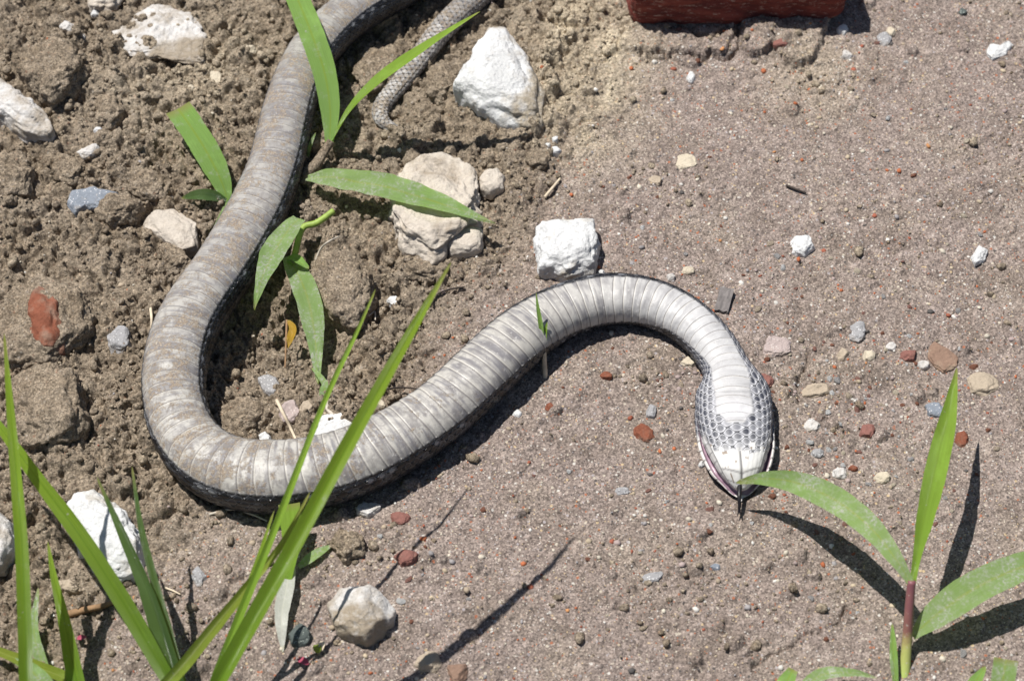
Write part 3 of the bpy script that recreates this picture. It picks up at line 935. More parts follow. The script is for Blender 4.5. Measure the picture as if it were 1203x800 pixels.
    lipc = lerp(lipc, np.broadcast_to(c3(0.04, 0.04, 0.045), sh+(3,)), sstep(pg+0.28, pg+0.42, ap))
    colr = lerp(colr, lipc, np.clip(lip, 0, 1)*1.0)
    rough = 0.50*np.ones(sh)
    rough = np.where(isb > 0.5, 0.46, 0.30)
    rough = np.where((t2 > 0.02) & (gapmask <= 0.3), 0.52, rough)
    rough = np.where(gapmask > 0.3, 0.25, rough)
    dust = (0.62+0.5*mott)*(isb*0.9+0.16)
    dust = dust*(0.20+0.80*sstep(50, 38, IDX)[:, None])+0.30*back*isb+0.28*np.exp(-((IDX[:, None]-33)/4.0)**2)*isb
    dust = dust*(1-0.5*headw)+tail_w*0.12
    dust = np.clip(dust, 0, 1)
    rgba = np.concatenate([np.clip(colr, 0, 1), rough[..., None]], -1)
    gi = np.arange(n*K).reshape(n, K)
    g2 = np.roll(gi, -1, axis=1)
    quads = np.stack([gi[:-1], gi[1:], g2[1:], g2[:-1]], -1).reshape(-1, 4)
    verts = V.reshape(-1, 3)
    verts = np.vstack([verts, C[0][None], C[-1][None]])
    tr = [np.stack([gi[0], g2[0], np.full(K, n*K)], -1), np.stack([gi[-1], np.full(K, n*K+1), g2[-1]], -1)]
    me = fast_mesh("snake_body", verts, quads, np.vstack(tr))
    rgba = np.vstack([rgba.reshape(-1, 4), rgba[0, :1], rgba[-1, :1]])
    set_col(me, rgba)
    set_float(me, np.concatenate([dust.ravel(), [0.3, 0.1]]), "dust")
    smask = (1-isb*(1-tail_w))*(1-chin)*(1-np.clip(gapmask+frontroof+lip+sublab, 0, 1))*(1-np.clip(white_throat*1.5, 0, 1))
    smask = smask*sstep(R(150), R(135), ab)
    rimp = np.clip(headw*0.80*(1-0.5*side)+tail_w*0.22+0.22*srand*sstep(R(130), R(80), ab)*(1-tail_w), 0, 1)
    for nm_, ar in (("scale_a", US+vv/2), ("scale_b", US-vv/2), ("scale_mask", smask), ("scale_rim", rimp)):
        set_float(me, np.concatenate([(ar+0*PS).ravel(), [0, 0]]), nm_)
    set_float(me, np.concatenate([(uu+0*PS).ravel(), [0, 0]]), "scute")
    set_float(me, np.concatenate([(isb*(1-tail_w)).ravel(), [0, 0]]), "belly")
    return me, C


snake_me, SC = build_snake()
root = link("snake", None, loc=(0, 0, 0))
tag(root, "black snake lying belly up in an S curve, grey ridged belly scales, mouth slightly open", "snake")
link("body", snake_me, M['skin'], root)


def tube(pts, radii, k=8, name="tube"):
    pts = np.array(pts, float); radii = np.array(radii, float)
    T = np.gradient(pts, axis=0); T /= np.linalg.norm(T, axis=1)[:, None]+1e-12
    ref = np.array([0.13, 0.21, 0.97])
    N = np.cross(T, ref); N /= np.linalg.norm(N, axis=1)[:, None]+1e-12
    Bn = np.cross(T, N)
    a = np.linspace(0, 2*math.pi, k, endpoint=False)
    V = pts[:, None]+radii[:, None, None]*(np.cos(a)[None, :, None]*N[:, None]+np.sin(a)[None, :, None]*Bn[:, None])
    n = len(pts)
    gi = np.arange(n*k).reshape(n, k); g2 = np.roll(gi, -1, axis=1)
    q = np.stack([gi[:-1], g2[:-1], g2[1:], gi[1:]], -1).reshape(-1, 4)
    V = np.vstack([V.reshape(-1, 3), pts[:1], pts[-1:]])
    tr = np.vstack([np.stack([gi[0], np.full(k, n*k), g2[0]], -1), np.stack([gi[-1], g2[-1], np.full(k, n*k+1)], -1)])
    me = fast_mesh(name, V, q, tr)
    set_float(me, np.concatenate([np.repeat(np.linspace(0, 1, n), k), [0, 1]]), "along")
    return me


tg = P([869, 868.6, 868.4, 868.8, 868.6], [566, 578, 586, 592, 597], [0.0085, 0.0086, 0.0078, 0.0066, 0.0054])
tongue = link("tongue", tube(catmull(tg, 6), np.interp(np.linspace(0, 1, 25), [0, 0.3, 1], [0.0012, 0.0010, 0.0007]), 8, "tongue"), M['tongue'], root)
for dx in (-1, 1):
    tt = P([868.6, 868.4+dx*1.0, 868.0+dx*2.2], [597, 602, 607], [0.0054, 0.0044, 0.0038])
    link("tongue_tip", tube(catmull(tt, 6), np.linspace(0.0006, 0.00015, 13), 7, "tongue_tip"), M['tongue'], tongue)


# ------------------------------------------------------------------ stones
def resample_outline(poly, n=180):
    poly = np.array(poly, float)
    c = poly.mean(0)
    pa = np.arctan2(poly[:, 1]-c[1], poly[:, 0]-c[0]); pr = np.hypot(poly[:, 0]-c[0], poly[:, 1]-c[1])
    return c, pa, pr


def stone_mesh(name, outline, h, sub=5, boxy=0.72, rough=0.06, seed=0, sink=0.3, top_tilt=(0, 0), lump=6.0, facets=0, crumbly=0.0, crust=None):
    """outline: photo px polygon of the stone; h: height in px above the soil; returns mesh and centre"""
    poly = np.array(outline, float)
    nxt = np.roll(poly, -1, axis=0)
    poly = np.concatenate([poly+(nxt-poly)*k for k in np.linspace(0, 1, 12, endpoint=False)])
    hm = h*PX
    w = P(poly[:, 0], poly[:, 1], hm*0.4)
    ext = np.ptp(poly[:, 1])
    c = np.array([(w[:, 0].min()+w[:, 0].max())/2, (w[:, 1].min()+w[:, 1].max())/2])
    c = c*0.5+w[:, :2].mean(0)*0.5
    d = w[:, :2]-c
    d[:, 1] *= max(0.55, (ext-0.55*h*st)/ext)
    pa = np.arctan2(d[:, 1], d[:, 0]); pr = np.hypot(d[:, 0], d[:, 1])
    v, f = ICO[sub]
    ph = np.arctan2(v[:, 1], v[:, 0]); ce = np.hypot(v[:, 0], v[:, 1]); se = v[:, 2]
    o = np.argsort(pa)
    Rr = np.interp(ph, pa[o], pr[o], period=2*math.pi)
    meanr = pr.mean()
    hor = ce**boxy
    ver = np.sign(se)*np.abs(se)**boxy
    X = Rr*hor*np.cos(ph); Y = Rr*hor*np.sin(ph)
    Zt = np.where(ver > 0, ver*hm, ver*max(hm*sink*1.6, 0.002))
    Zt = Zt+np.where(ver > 0, ver, 0)*(top_tilt[0]*X+top_tilt[1]*Y)
    Pn = np.stack([X, Y, Zt], -1)
    if facets:
        r2 = np.random.default_rng(seed+99)
        for _ in range(facets):
            nn = r2.normal(size=3); nn[2] = abs(nn[2])*0.8; nn /= np.linalg.norm(nn)
            dd = Pn@nn
            lim = dd.max()*r2.uniform(0.74, 0.92)
            ex = np.maximum(dd-lim, 0)
            Pn = Pn-nn*(ex*0.92)[:, None]
    if sub >= 5:
        chip = worley(v[:, 0]*2.3+seed, v[:, 1]*2.3, v[:, 2]*2.3, seed=seed+31)
        Pn = Pn*(1+0.11*(0.5-chip))[:, None]
    s = lump/meanr/2
    nz = fbm(v[:, 0]*2.1+seed, v[:, 1]*2.1, v[:, 2]*2.1, oct=3, seed=seed)
    nf = fbm(Pn[:, 0]*420+seed, Pn[:, 1]*420, Pn[:, 2]*420, oct=4, seed=seed+7, gain=0.62)
    nm = v*np.array([1, 1, 0.9])
    Pn = Pn+nm*(rough*meanr*1.1*nz+min(rough*0.45*meanr, 0.0014)*nf)[:, None]
    if crumbly:
        wf = 0.55-worley(Pn[:, 0]/0.0052+seed, Pn[:, 1]/0.0052, Pn[:, 2]/0.0052, seed=seed)
        wg = 0.55-worley(Pn[:, 0]/0.0027+seed, Pn[:, 1]/0.0027, Pn[:, 2]/0.0027, seed=seed+3)
        Pn = Pn+nm*(crumbly*(0.0022*wf+0.0013*wg))[:, None]
    me = fast_mesh(name, Pn, None, f)
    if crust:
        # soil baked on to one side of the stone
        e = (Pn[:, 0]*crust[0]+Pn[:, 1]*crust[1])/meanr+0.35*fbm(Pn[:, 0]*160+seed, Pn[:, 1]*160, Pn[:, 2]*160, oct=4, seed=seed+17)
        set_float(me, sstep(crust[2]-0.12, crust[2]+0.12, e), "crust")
    return me, c


def add_stone(name, outline, h, mat, label, cat="stone", group=None, zoff=0.0, **kw):
    if kw.get('sub', 5) <= 4:
        kw.setdefault('facets', 6); kw.setdefault('rough', 0.10); kw.setdefault('boxy', 0.66); kw['sub'] = 4 if np.ptp(np.array(outline)[:, 0]) < 18 else 5
        zoff -= 0.22*h*PX
    me, c = stone_mesh(name, outline, h, seed=len(bpy.data.objects) % 997, **kw)
    z = gsm(c[0], c[1], 0.005)
    o = link(name, me, M[mat], None, (c[0], c[1], z+zoff))
    tag(o, label, cat, group)
    return o


def ell(cx, cy, w, h, ang=0, n=9, jag=0.17, seed=0):
    r = np.random.default_rng(int(cx*7+cy*13+seed))
    a = np.linspace(0, 2*math.pi, n, endpoint=False)+r.uniform(0, 1)
    k = 1+jag*r.uniform(-1, 1, n)
    x = np.cos(a)*w/2*k; y = np.sin(a)*h/2*k
    c, s = math.cos(R(ang)), math.sin(R(ang))
    return np.stack([cx+x*c-y*s, cy+x*s+y*c], -1)


# big ones, outlines read off the photograph
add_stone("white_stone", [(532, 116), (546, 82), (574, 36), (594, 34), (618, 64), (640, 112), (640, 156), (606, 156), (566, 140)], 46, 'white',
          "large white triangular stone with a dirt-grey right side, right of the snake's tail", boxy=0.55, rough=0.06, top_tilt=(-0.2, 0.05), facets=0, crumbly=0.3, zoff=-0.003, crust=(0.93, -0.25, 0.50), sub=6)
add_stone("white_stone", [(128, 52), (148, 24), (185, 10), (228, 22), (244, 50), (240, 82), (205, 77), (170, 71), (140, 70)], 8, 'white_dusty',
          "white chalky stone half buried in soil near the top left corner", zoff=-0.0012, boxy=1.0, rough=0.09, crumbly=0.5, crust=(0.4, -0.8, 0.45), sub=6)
add_stone("white_stone", [(-30, 88), (0, 94), (38, 126), (70, 158), (64, 177), (30, 170), (2, 146), (-30, 120)], 26, 'white_dusty',
          "long dusty white stone entering at the left edge below a dark clod", boxy=0.6, rough=0.08, facets=2, crumbly=0.5, sub=6)
add_stone("plaster_chunk", [(468, 208), (498, 178), (530, 178), (560, 204), (566, 252), (548, 296), (506, 312), (470, 300), (452, 266)], 34, 'plaster',
          "big tan crumbling plaster chunk under the dusty horizontal grass leaf", "rubble", boxy=0.5, rough=0.15, facets=6, crumbly=0.9, sub=6)
add_stone("plaster_chunk", [(561, 214), (568, 202), (584, 198), (594, 210), (592, 228), (576, 235), (564, 228)], 18, 'plaster',
          "small pale rounded rubble lump right of the big tan plaster chunk", "rubble", boxy=0.7)
add_stone("plaster_chunk", [(524, 276), (546, 270), (568, 272), (566, 300), (552, 306), (528, 304)], 20, 'plaster',
          "flat square tan rubble piece at the lower corner of the plaster chunk", "rubble", boxy=0.45, facets=4, rough=0.04)
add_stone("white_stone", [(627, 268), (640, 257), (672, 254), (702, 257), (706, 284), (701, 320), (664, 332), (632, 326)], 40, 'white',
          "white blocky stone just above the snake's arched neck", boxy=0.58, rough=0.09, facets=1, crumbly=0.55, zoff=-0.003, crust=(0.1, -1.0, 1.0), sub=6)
add_stone("white_stone", [(66, 592), (82, 570), (110, 566), (148, 596), (174, 650), (166, 676), (138, 682), (100, 660)], 32, 'white',
          "white rough stone behind the long grass blades at lower left", boxy=0.6, rough=0.09, facets=2, crumbly=0.7, sub=6)
add_stone("white_stone", [(-34, 602), (-4, 594), (17, 616), (19, 648), (4, 674), (-30, 676)], 30, 'white_dusty',
          "white rough stone cut off by the left edge beside the long grass", boxy=0.6, rough=0.08)
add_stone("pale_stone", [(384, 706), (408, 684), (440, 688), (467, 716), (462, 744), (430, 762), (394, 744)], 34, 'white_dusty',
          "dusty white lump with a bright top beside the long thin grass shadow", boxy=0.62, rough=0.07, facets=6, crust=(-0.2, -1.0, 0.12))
add_stone("white_stone", [(366, 520), (378, 488), (404, 482), (418, 494), (420, 514), (396, 528)], 6, 'white',
          "flat white stone flake tucked against the snake's inner bend", boxy=0.6, rough=0.04)
add_stone("brick_fragment", [(33, 372), (40, 340), (52, 338), (70, 362), (79, 396), (76, 424), (54, 428), (38, 410)], 30, 'red',
          "orange-red brick fragment bedded in a soil clod by the left edge", "brick fragment", zoff=0.0025, boxy=0.6, rough=0.10, facets=4, crumbly=0.5)
add_stone("tan_stone", [(166, 264), (182, 238), (206, 240), (230, 262), (232, 296), (214, 304), (192, 284)], 20, 'plaster',
          "flat tan slab of rubble beside the snake's left bend", "rubble", boxy=0.5, rough=0.06, facets=4)
add_stone("blue_stone", [(79, 242), (84, 226), (112, 221), (140, 228), (132, 252), (100, 250), (88, 258)], 13, 'blue',
          "blue-grey speckled stone partly covered by soil near the left edge", boxy=0.6)
add_stone("grey_stone", [(299, 424), (312, 418), (327, 424), (327, 440), (318, 450), (306, 440)], 10, 'grey',
          "smooth pale grey angular pebble inside the snake's left bend", boxy=0.55, facets=3, rough=0.03, sub=4)
add_stone("grey_stone", [(322, 478), (330, 464), (346, 458), (352, 478), (344, 490), (330, 492)], 14, 'mauve',
          "grey-pink angular pebble crossed by a pale straw inside the bend", boxy=0.6, facets=4, sub=4)
add_stone("tan_stone", ell(361, 476, 22, 22), 11, 'tan', "rusty tan pebble beside the grey-pink one inside the bend", sub=4)
add_stone("white_stone", ell(308, 503, 20, 14, 20), 6, 'white', "small glassy white pebble near the inner edge of the snake's bend", sub=4)
add_stone("white_stone", ell(463, 348, 22, 15, 15), 8, 'white', "small white pebble between the thin stalk and the long blade", sub=4, facets=3)
add_stone("white_stone", [(417, 594), (428, 588), (446, 592), (448, 602), (432, 610), (420, 606)], 12, 'white_dusty',
          "small angular white stone just below the snake's dark lower flank", sub=4, boxy=0.55, facets=4)
add_stone("white_stone", ell(448, 475, 12, 11), 5, 'cream', "cream pebble on the inner edge of the belly by the long blade", sub=4)
add_stone("dark_stone", [(338, 742), (346, 728), (360, 734), (368, 748), (358, 762), (342, 760)], 15, 'dark',
          "dark green-grey faceted stone beside tiny coloured petals", boxy=0.5, facets=5, rough=0.03, sub=4)
add_stone("brown_stone", [(462, 655), (476, 646), (492, 652), (490, 664), (472, 670)], 12, 'maroon', "dark reddish brown stone below the snake, right of a soil clod", boxy=0.6, facets=4, sub=4)
add_stone("brown_stone", ell(470, 610, 24, 17), 6, 'maroon', "flat red-brown pebble below the white angular stone", sub=4)
# right-hand compact area
add_stone("white_stone", [(927, 282), (936, 270), (952, 274), (958, 288), (946, 300), (930, 296)], 13, 'white', "creamy white knobbly stone in the middle of the bare right side", sub=4, facets=4)
add_stone("white_stone", [(1141, 300), (1150, 284), (1162, 290), (1158, 304), (1146, 312)], 11, 'white', "bright white angular chip near the right edge", sub=4, facets=4)
add_stone("white_shell", [(1157, 66), (1162, 54), (1174, 58), (1186, 48), (1190, 56), (1182, 68), (1166, 74)], 9, 'white', "white curved shell-like chip near the top right corner", "stone", sub=4)
add_stone("mauve_stone", ell(910, 407, 38, 30), 5, 'mauve', "flat round pinkish grey pebble right of the snake's neck", boxy=0.6, sub=4)
add_stone("brown_stone", [(1088, 404), (1098, 395), (1116, 402), (1132, 414), (1126, 426), (1110, 434), (1094, 420)], 7, 'brown', "brown layered slate piece above the upright grass tip at right", boxy=0.5, facets=4, sub=4)
add_stone("tan_stone", [(1136, 440), (1148, 430), (1172, 436), (1178, 450), (1160, 462), (1138, 456)], 9, 'tan', "tan angular pebble right of the upright grass tip", boxy=0.5, facets=5, sub=4)
add_stone("grey_stone", ell(1007, 386, 22, 32, 15), 8, 'grey', "oval grey pebble, tallest of the cluster right of the head", sub=4)
add_stone("tan_stone", ell(991, 413, 17, 17), 8, 'tan', "round olive tan pebble just below the oval grey one", sub=4)
add_stone("cream_stone", ell(1022, 414, 18, 18), 9, 'cream', "round cream pebble right of the olive tan one", sub=4)
add_stone("maroon_stone", ell(1067, 413, 25, 16, -5), 8, 'maroon', "oval maroon pebble left of the brown slate", sub=4)
add_stone("white_stone", ell(1086, 422, 16, 16), 8, 'white_dusty', "small round white pebble touching the brown slate", sub=4)
add_stone("white_stone", ell(1048, 403, 15, 13), 6, 'white_dusty', "small white pebble between the cream and maroon pebbles", sub=4)
add_stone("grey_stone", ell(1100, 478, 28, 20, 30), 8, 'blue', "speckled blue-grey stone beside the upright grass tip", sub=4, facets=3)
add_stone("maroon_stone", ell(898, 445, 26, 20), 6, 'maroon', "flat maroon pebble touching the snake's neck on the right", sub=4)
add_stone("tan_stone", [(940, 462), (948, 448), (972, 446), (976, 458), (952, 466)], 5, 'tan', "flat tan soil flake right of the snake's head", sub=4, boxy=0.5)
add_stone("brick_chip", ell(757, 511, 26, 22, 20), 6, 'red', "dull red brick chip on bare soil left of the head", "brick fragment", sub=4)
add_stone("brick_chip", ell(711, 443, 16, 12), 6, 'red', "orange brick chip under the snake's arch", "brick fragment", sub=4)
add_stone("brick_chip", ell(647, 480, 12, 12), 5, 'red', "small orange-red brick chip below the lone sprout", "brick fragment", sub=4)
add_stone("white_stone", ell(608, 488, 15, 11), 6, 'white', "white oval pebble lower left of the lone sprout", sub=4)
add_stone("grey_stone", ell(765, 486, 13, 22, 5), 8, 'grey', "upright olive grey pebble left of the snake's head", sub=4)
add_stone("grey_stone", ell(766, 679, 34, 15, -12), 5, 'grey', "long flat grey pebble in the grainy soil at bottom centre", sub=4)
add_stone("white_stone", ell(811, 90, 11, 15, -15), 6, 'white', "white oval pebble below the cracked crust under the brick", sub=4)
add_stone("tan_stone", ell(806, 191, 27, 24), 4, 'cream', "flat pale yellow-grey chip in the upper bare soil", sub=4, boxy=0.5)
add_stone("tan_stone", ell(770, 211, 17, 14), 4, 'tan', "small tan chip lower left of the pale yellow-grey chip", sub=4)
for q, (x, y, r, lb) in enumerate([(652, 168, 10, "topmost"), (643, 173, 8, "leftmost"), (653, 180, 13, "lowest and largest"), (644, 181, 9, "lower left")]):
    add_stone("white_stone", ell(x, y, r, r), r*0.7, 'white', "%s of four tiny white pebbles clustered below the triangular stone" % lb, group="four tiny white pebbles", sub=3)
add_stone("white_stone", ell(990, 39, 16, 15), 9, 'white', "small white pebble just right of the brick's end", sub=4, facets=3)
add_stone("white_stone", ell(995, 67, 17, 13), 8, 'white_dusty', "white pebble below the one at the brick's end", sub=4)
add_stone("cream_stone", ell(1047, 38, 13, 14), 6, 'cream', "round cream pebble right of the brick beside a grey one", sub=4)
add_stone("grey_stone", ell(1037, 47, 20, 22), 5, 'grey', "flat grey pebble right of the brick", sub=4)
add_stone("maroon_stone", ell(916, 61, 17, 13), 8, 'maroon', "reddish brown pebble below the brick in loose crumbs", sub=4)
add_stone("blue_stone", ell(1131, 15, 12, 10), 5, 'dark', "tiny dark stone at the top edge near the right", sub=3)
add_stone("tan_stone", ell(808, 317, 16, 13), 6, 'cream', "pale pebble just above the snake's neck, right one of two", sub=4)
add_stone("white_stone", ell(788, 325, 12, 11), 6, 'white_dusty', "pale pebble touching the top of the snake's arch, left one of two", sub=3)
add_stone("white_stone", ell(706, 321, 9, 9), 5, 'white', "tiny white pebble between the blocky stone and the arch", sub=3)
add_stone("white_stone", ell(824, 546, 10, 10), 6, 'white', "tiny white pebble left of the snake's lower jaw", sub=3)
add_stone("tan_stone", ell(810, 427, 20, 16), 6, 'cream', "pale pebble under the inside of the neck", sub=4)
add_stone("grey_stone", ell(731, 577, 20, 12), 4, 'grey', "flat grey chip in bare soil lower left of the head", sub=3)
add_stone("grey_stone", ell(840, 666, 14, 10), 4, 'blue', "small bluish pebble below the snake's tongue", sub=3)
add_stone("cream_stone", ell(1038, 560, 22, 16), 8, 'cream', "cream pebble left of the upright leaf at right", sub=4)
add_stone("cream_stone", ell(988, 554, 20, 15), 7, 'white_dusty', "whitish pebble above the arching grass leaf", sub=4)
add_stone("maroon_stone", ell(1003, 548, 14, 10), 6, 'red', "small red pebble between two whitish ones above the arching leaf", sub=3)
add_stone("grey_stone", ell(962, 530, 18, 14), 6, 'grey', "grey pebble just right of the snake's jaw", sub=4)
add_stone("brown_stone", ell(1020, 504, 20, 22, 30), 7, 'maroon', "reddish stone in the gravelly patch right of the head", sub=4, facets=3)
add_stone("white_stone", ell(955, 498, 24, 18, 30), 5, 'white_dusty', "whitish flat chip in the gravel right of the head", sub=4)
add_stone("red_stone", ell(1131, 512, 18, 24), 6, 'red', "rusty red chip right of the upright leaf", "brick fragment", sub=4)
# left loose area, small ones
add_stone("white_stone", ell(294, 64, 19, 15), 10, 'cream', "lone cream pebble left of the snake near the top", sub=4)
add_stone("white_stone", ell(81, 46, 20, 16), 10, 'white_dusty', "white crumbly pebble above the dark clod at left", sub=4)
add_stone("white_stone", ell(96, 57, 14, 10), 8, 'white_dusty', "pinkish white chip beside the crumbly pebble above the dark clod", sub=3)
add_stone("white_stone", ell(106, 180, 30, 17, -20), 8, 'white_dusty', "pale crumbly lump right of the long dusty stone", sub=4)
add_stone("white_stone", ell(117, 162, 13, 10), 6, 'white', "tiny white chip above the pale crumbly lump", sub=3)
add_stone("cream_stone", ell(254, 96, 14, 20, -25), 6, 'cream', "pale pebble right of the half-buried chalky stone, upper one", sub=4)
add_stone("cream_stone", ell(226, 109, 11, 9), 5, 'cream', "tiny pale pebble below the half-buried chalky stone", sub=3)
add_stone("white_stone", ell(84, 2, 16, 18), 10, 'white_dusty', "white lump cut by the top edge near the left corner", sub=4)
add_stone("white_stone", ell(113, 24, 11, 10), 6, 'white', "small white chip left of the half-buried chalky stone", sub=3)
add_stone("grey_stone", ell(141, 398, 28, 40, 10), 12, 'grey', "grey glassy pebble crusted with soil left of the snake", sub=4)
add_stone("tan_stone", ell(233, 675, 18, 24, -20), 7, 'grey', "grey-brown pebble in the soil below the lower bend", sub=4)
add_stone("tan_stone", ell(78, 682, 32, 16, 20), 8, 'tan', "pinkish tan chip below the white stone at lower left", sub=4)
add_stone("brown_stone", ell(538, 788, 26, 28), 10, 'brown', "brown lump of soil-stained stone at the bottom edge", sub=4)
add_stone("tan_stone", ell(506, 778, 34, 30), 11, 'tan', "pale tan lump left of the brown one at the bottom edge", sub=4)

# ------------------------------------------------------------------ clods of soil


def clod(outline, h, label, **kw):
    kw.setdefault("boxy", 0.62); kw.setdefault("rough", 0.13); kw.setdefault("facets", 5); kw.setdefault("sub", 6); kw.setdefault("crumbly", 1.0)
    return add_stone("soil_clod", outline, h, 'soil', label, "clod", **kw)


clod([(12, 452), (24, 430), (60, 424), (96, 436), (104, 484), (92, 524), (50, 540), (20, 520)], 40, "large squarish dark soil clod below the brick fragment")
clod([(-6, 396), (2, 340), (36, 318), (92, 326), (114, 372), (104, 416), (60, 438), (12, 432)], 30, "broad soil clod holding the orange-red brick fragment")
clod([(24, 96), (36, 62), (72, 50), (100, 72), (108, 96), (84, 124), (60, 136), (40, 118)], 38, "rounded dark soil clod above the long dusty stone")
clod([(108, 256), (116, 236), (150, 228), (170, 244), (160, 262), (130, 270)], 22, "crumbly soil clod covering the blue-grey stone")
clod([(150, 222), (156, 200), (182, 194), (200, 212), (192, 236), (166, 238)], 24, "soil clod between the cut leaf and the tan slab")
clod([(112, 132), (120, 112), (140, 110), (146, 138), (132, 160), (116, 156)], 16, "small rounded soil clod below the half-buried chalky stone")
clod([(358, 330), (366, 288), (400, 272), (434, 292), (442, 344), (424, 384), (384, 388)], 34, "large soft soil clod between the dusty leaves and the plaster chunk", rough=0.15)
clod([(186, 290), (200, 284), (226, 306), (222, 326), (196, 322)], 18, "soil clod wedged under the tan slab beside the snake")
clod([(384, 640), (402, 622), (430, 630), (432, 652), (406, 664)], 16, "soil clod below the snake, left of a dark reddish stone")
clod([(60, 198), (64, 178), (92, 186), (102, 204), (90, 222), (70, 216)], 16, "soil clod under the long dusty stone's right end")
clod([(0, 182), (24, 176), (42, 198), (36, 232), (8, 240), (-14, 214)], 24, "soil clod at the left edge below the long dusty stone")
clod([(498, 100), (506, 72), (530, 74), (540, 104), (520, 122), (504, 116)], 16, "smooth soil clod between the tail and the triangular stone")
clod([(412, 76), (426, 44), (462, 36), (484, 56), (460, 90), (430, 104)], 18, "soil clod enclosed between the snake's body and its tail")
clod([(258, 540-60), (262, 462), (300, 456), (318, 476), (306, 494), (270, 500)], 14, "soil clod close inside the snake's lower left bend")
clod([(1104-480, 176), (640, 176), (648, 196), (630, 204), (618, 192)], 12, "small soil clod left of the four tiny white pebbles", sub=5)
clod([(470, 300), (500, 300), (520, 318), (508, 332), (476, 326)], 10, "crumbled pale soil clod under the plaster chunk's lower edge", sub=5)

add_stone("plaster_chunk", [(88, 6), (96, -12), (130, -14), (146, 4), (138, 22), (112, 24)], 13, 'plaster', "crumbled cream rubble patch cut by the top edge near the left corner", "rubble", rough=0.14, crumbly=1.2)

# ------------------------------------------------------------------ brick at the top edge


def build_brick():
    import bmesh
    bm = bmesh.new()
    L, W, Hh = 0.112, 0.20, 0.042
    bmesh.ops.create_cube(bm, size=1.0)
    for v in bm.verts: v.co = (v.co.x*L, v.co.y*W, v.co.z*Hh)
    bmesh.ops.bevel(bm, geom=list(bm.edges), offset=0.0055, segments=3, profile=0.5, affect='EDGES')
    bmesh.ops.triangulate(bm, faces=list(bm.faces))
    for _ in range(5):
        long = [e for e in bm.edges if e.calc_length() > 0.0035]
        if not long: break
        bmesh.ops.subdivide_edges(bm, edges=long, cuts=1)
        bmesh.ops.triangulate(bm, faces=[f for f in bm.faces if len(f.verts) > 3])
    p = np.array([v.co[:] for v in bm.verts])
    nn = np.array([v.normal[:] for v in bm.verts])
    d = 0.0042*fbm(p[:, 0]*45, p[:, 1]*45, p[:, 2]*45, oct=5, seed=131)+0.0012*fbm(p[:, 0]*160, p[:, 1]*320, p[:, 2]*420, oct=3, seed=137)
    p = p+nn*d[:, None]
    p[:, 2] += np.where(p[:, 0] > 0.035, (p[:, 0]-0.035)**2*4.0, 0)*(p[:, 2] < 0)
    for v, q in zip(bm.verts, p): v.co = q
    me = bpy.data.meshes.new("brick"); bm.to_mesh(me); bm.free()
    for f in me.polygons: f.use_smooth = True
    return me


c = P(861, 30, 0.003)
bo = link("brick", build_brick(), M['brick'], None, (c[0], c[1]+0.10, 0.003+0.021))
bo.rotation_euler = (0, 0, R(1.2))
tag(bo, "dark red weathered brick cut off by the top edge", "brick")

# ------------------------------------------------------------------ loose crumbs and grit (uncountable)


def scatter_mesh(name, pts, radii, cols=None, sub=1, variants=14, squash=(0.6, 1.0), seed=1, smooth=False):
    r = np.random.default_rng(seed)
    v, f = ICO[sub]
    protos = []
    for k in range(variants):
        d = 1+0.55*fbm(v[:, 0]*1.6+k*5, v[:, 1]*1.6, v[:, 2]*1.6, oct=2, seed=200+k)
        q = v*d[:, None]
        for _ in range(4):
            nn = r.normal(size=3); nn /= np.linalg.norm(nn)
            dd = q@nn; q = q-nn*np.maximum(dd-0.72, 0)[:, None]
        protos.append(q)
    protos = np.array(protos)
    n = len(pts); nv = len(v)
    pk = protos[r.integers(0, variants, n)]
    a = r.uniform(0, 2*math.pi, n); ca, sa = np.cos(a), np.sin(a)
    sx = r.uniform(0.8, 1.25, n); sz = r.uniform(*squash, n)
    X = pk[:, :, 0]*sx[:, None]; Y = pk[:, :, 1]/sx[:, None]; Zs = pk[:, :, 2]*sz[:, None]
    W = np.stack([X*ca[:, None]-Y*sa[:, None], X*sa[:, None]+Y*ca[:, None], Zs], -1)*radii[:, None, None]+pts[:, None, :]
    F = (f[None]+(np.arange(n)*nv)[:, None, None]).reshape(-1, 3)
    me = fast_mesh(name, W.reshape(-1, 3), None, F, smooth)
    if cols is not None:
        set_col(me, np.concatenate([np.repeat(cols, nv, axis=0), np.ones((n*nv, 1))], -1))
    return me


def field(arr, x, y):
    i = np.clip(((x-GX[ix0])/STEP).round().astype(int)+ix0, 0, NX-1); j = np.clip(((y-GY[iy0])/STEP).round().astype(int)+iy0, 0, NY-1)
    return arr[j, i]


# distance to the snake so that nothing loose pokes through it
snake_mask = np.zeros_like(H, bool)
for i in range(0, len(AX), 2):
    q = AX[i]; r = hw_m[i]*1.02
    i0 = int((q[0]-GX[ix0])/STEP)+ix0; j0 = int((q[1]-GY[iy0])/STEP)+iy0; k = int(r/STEP)+2
    sl = (slice(max(j0-k, 0), j0+k+1), slice(max(i0-k, 0), i0+k+1))
    snake_mask[sl] |= np.hypot(XX[sl]-q[0], YY[sl]-q[1]) < r

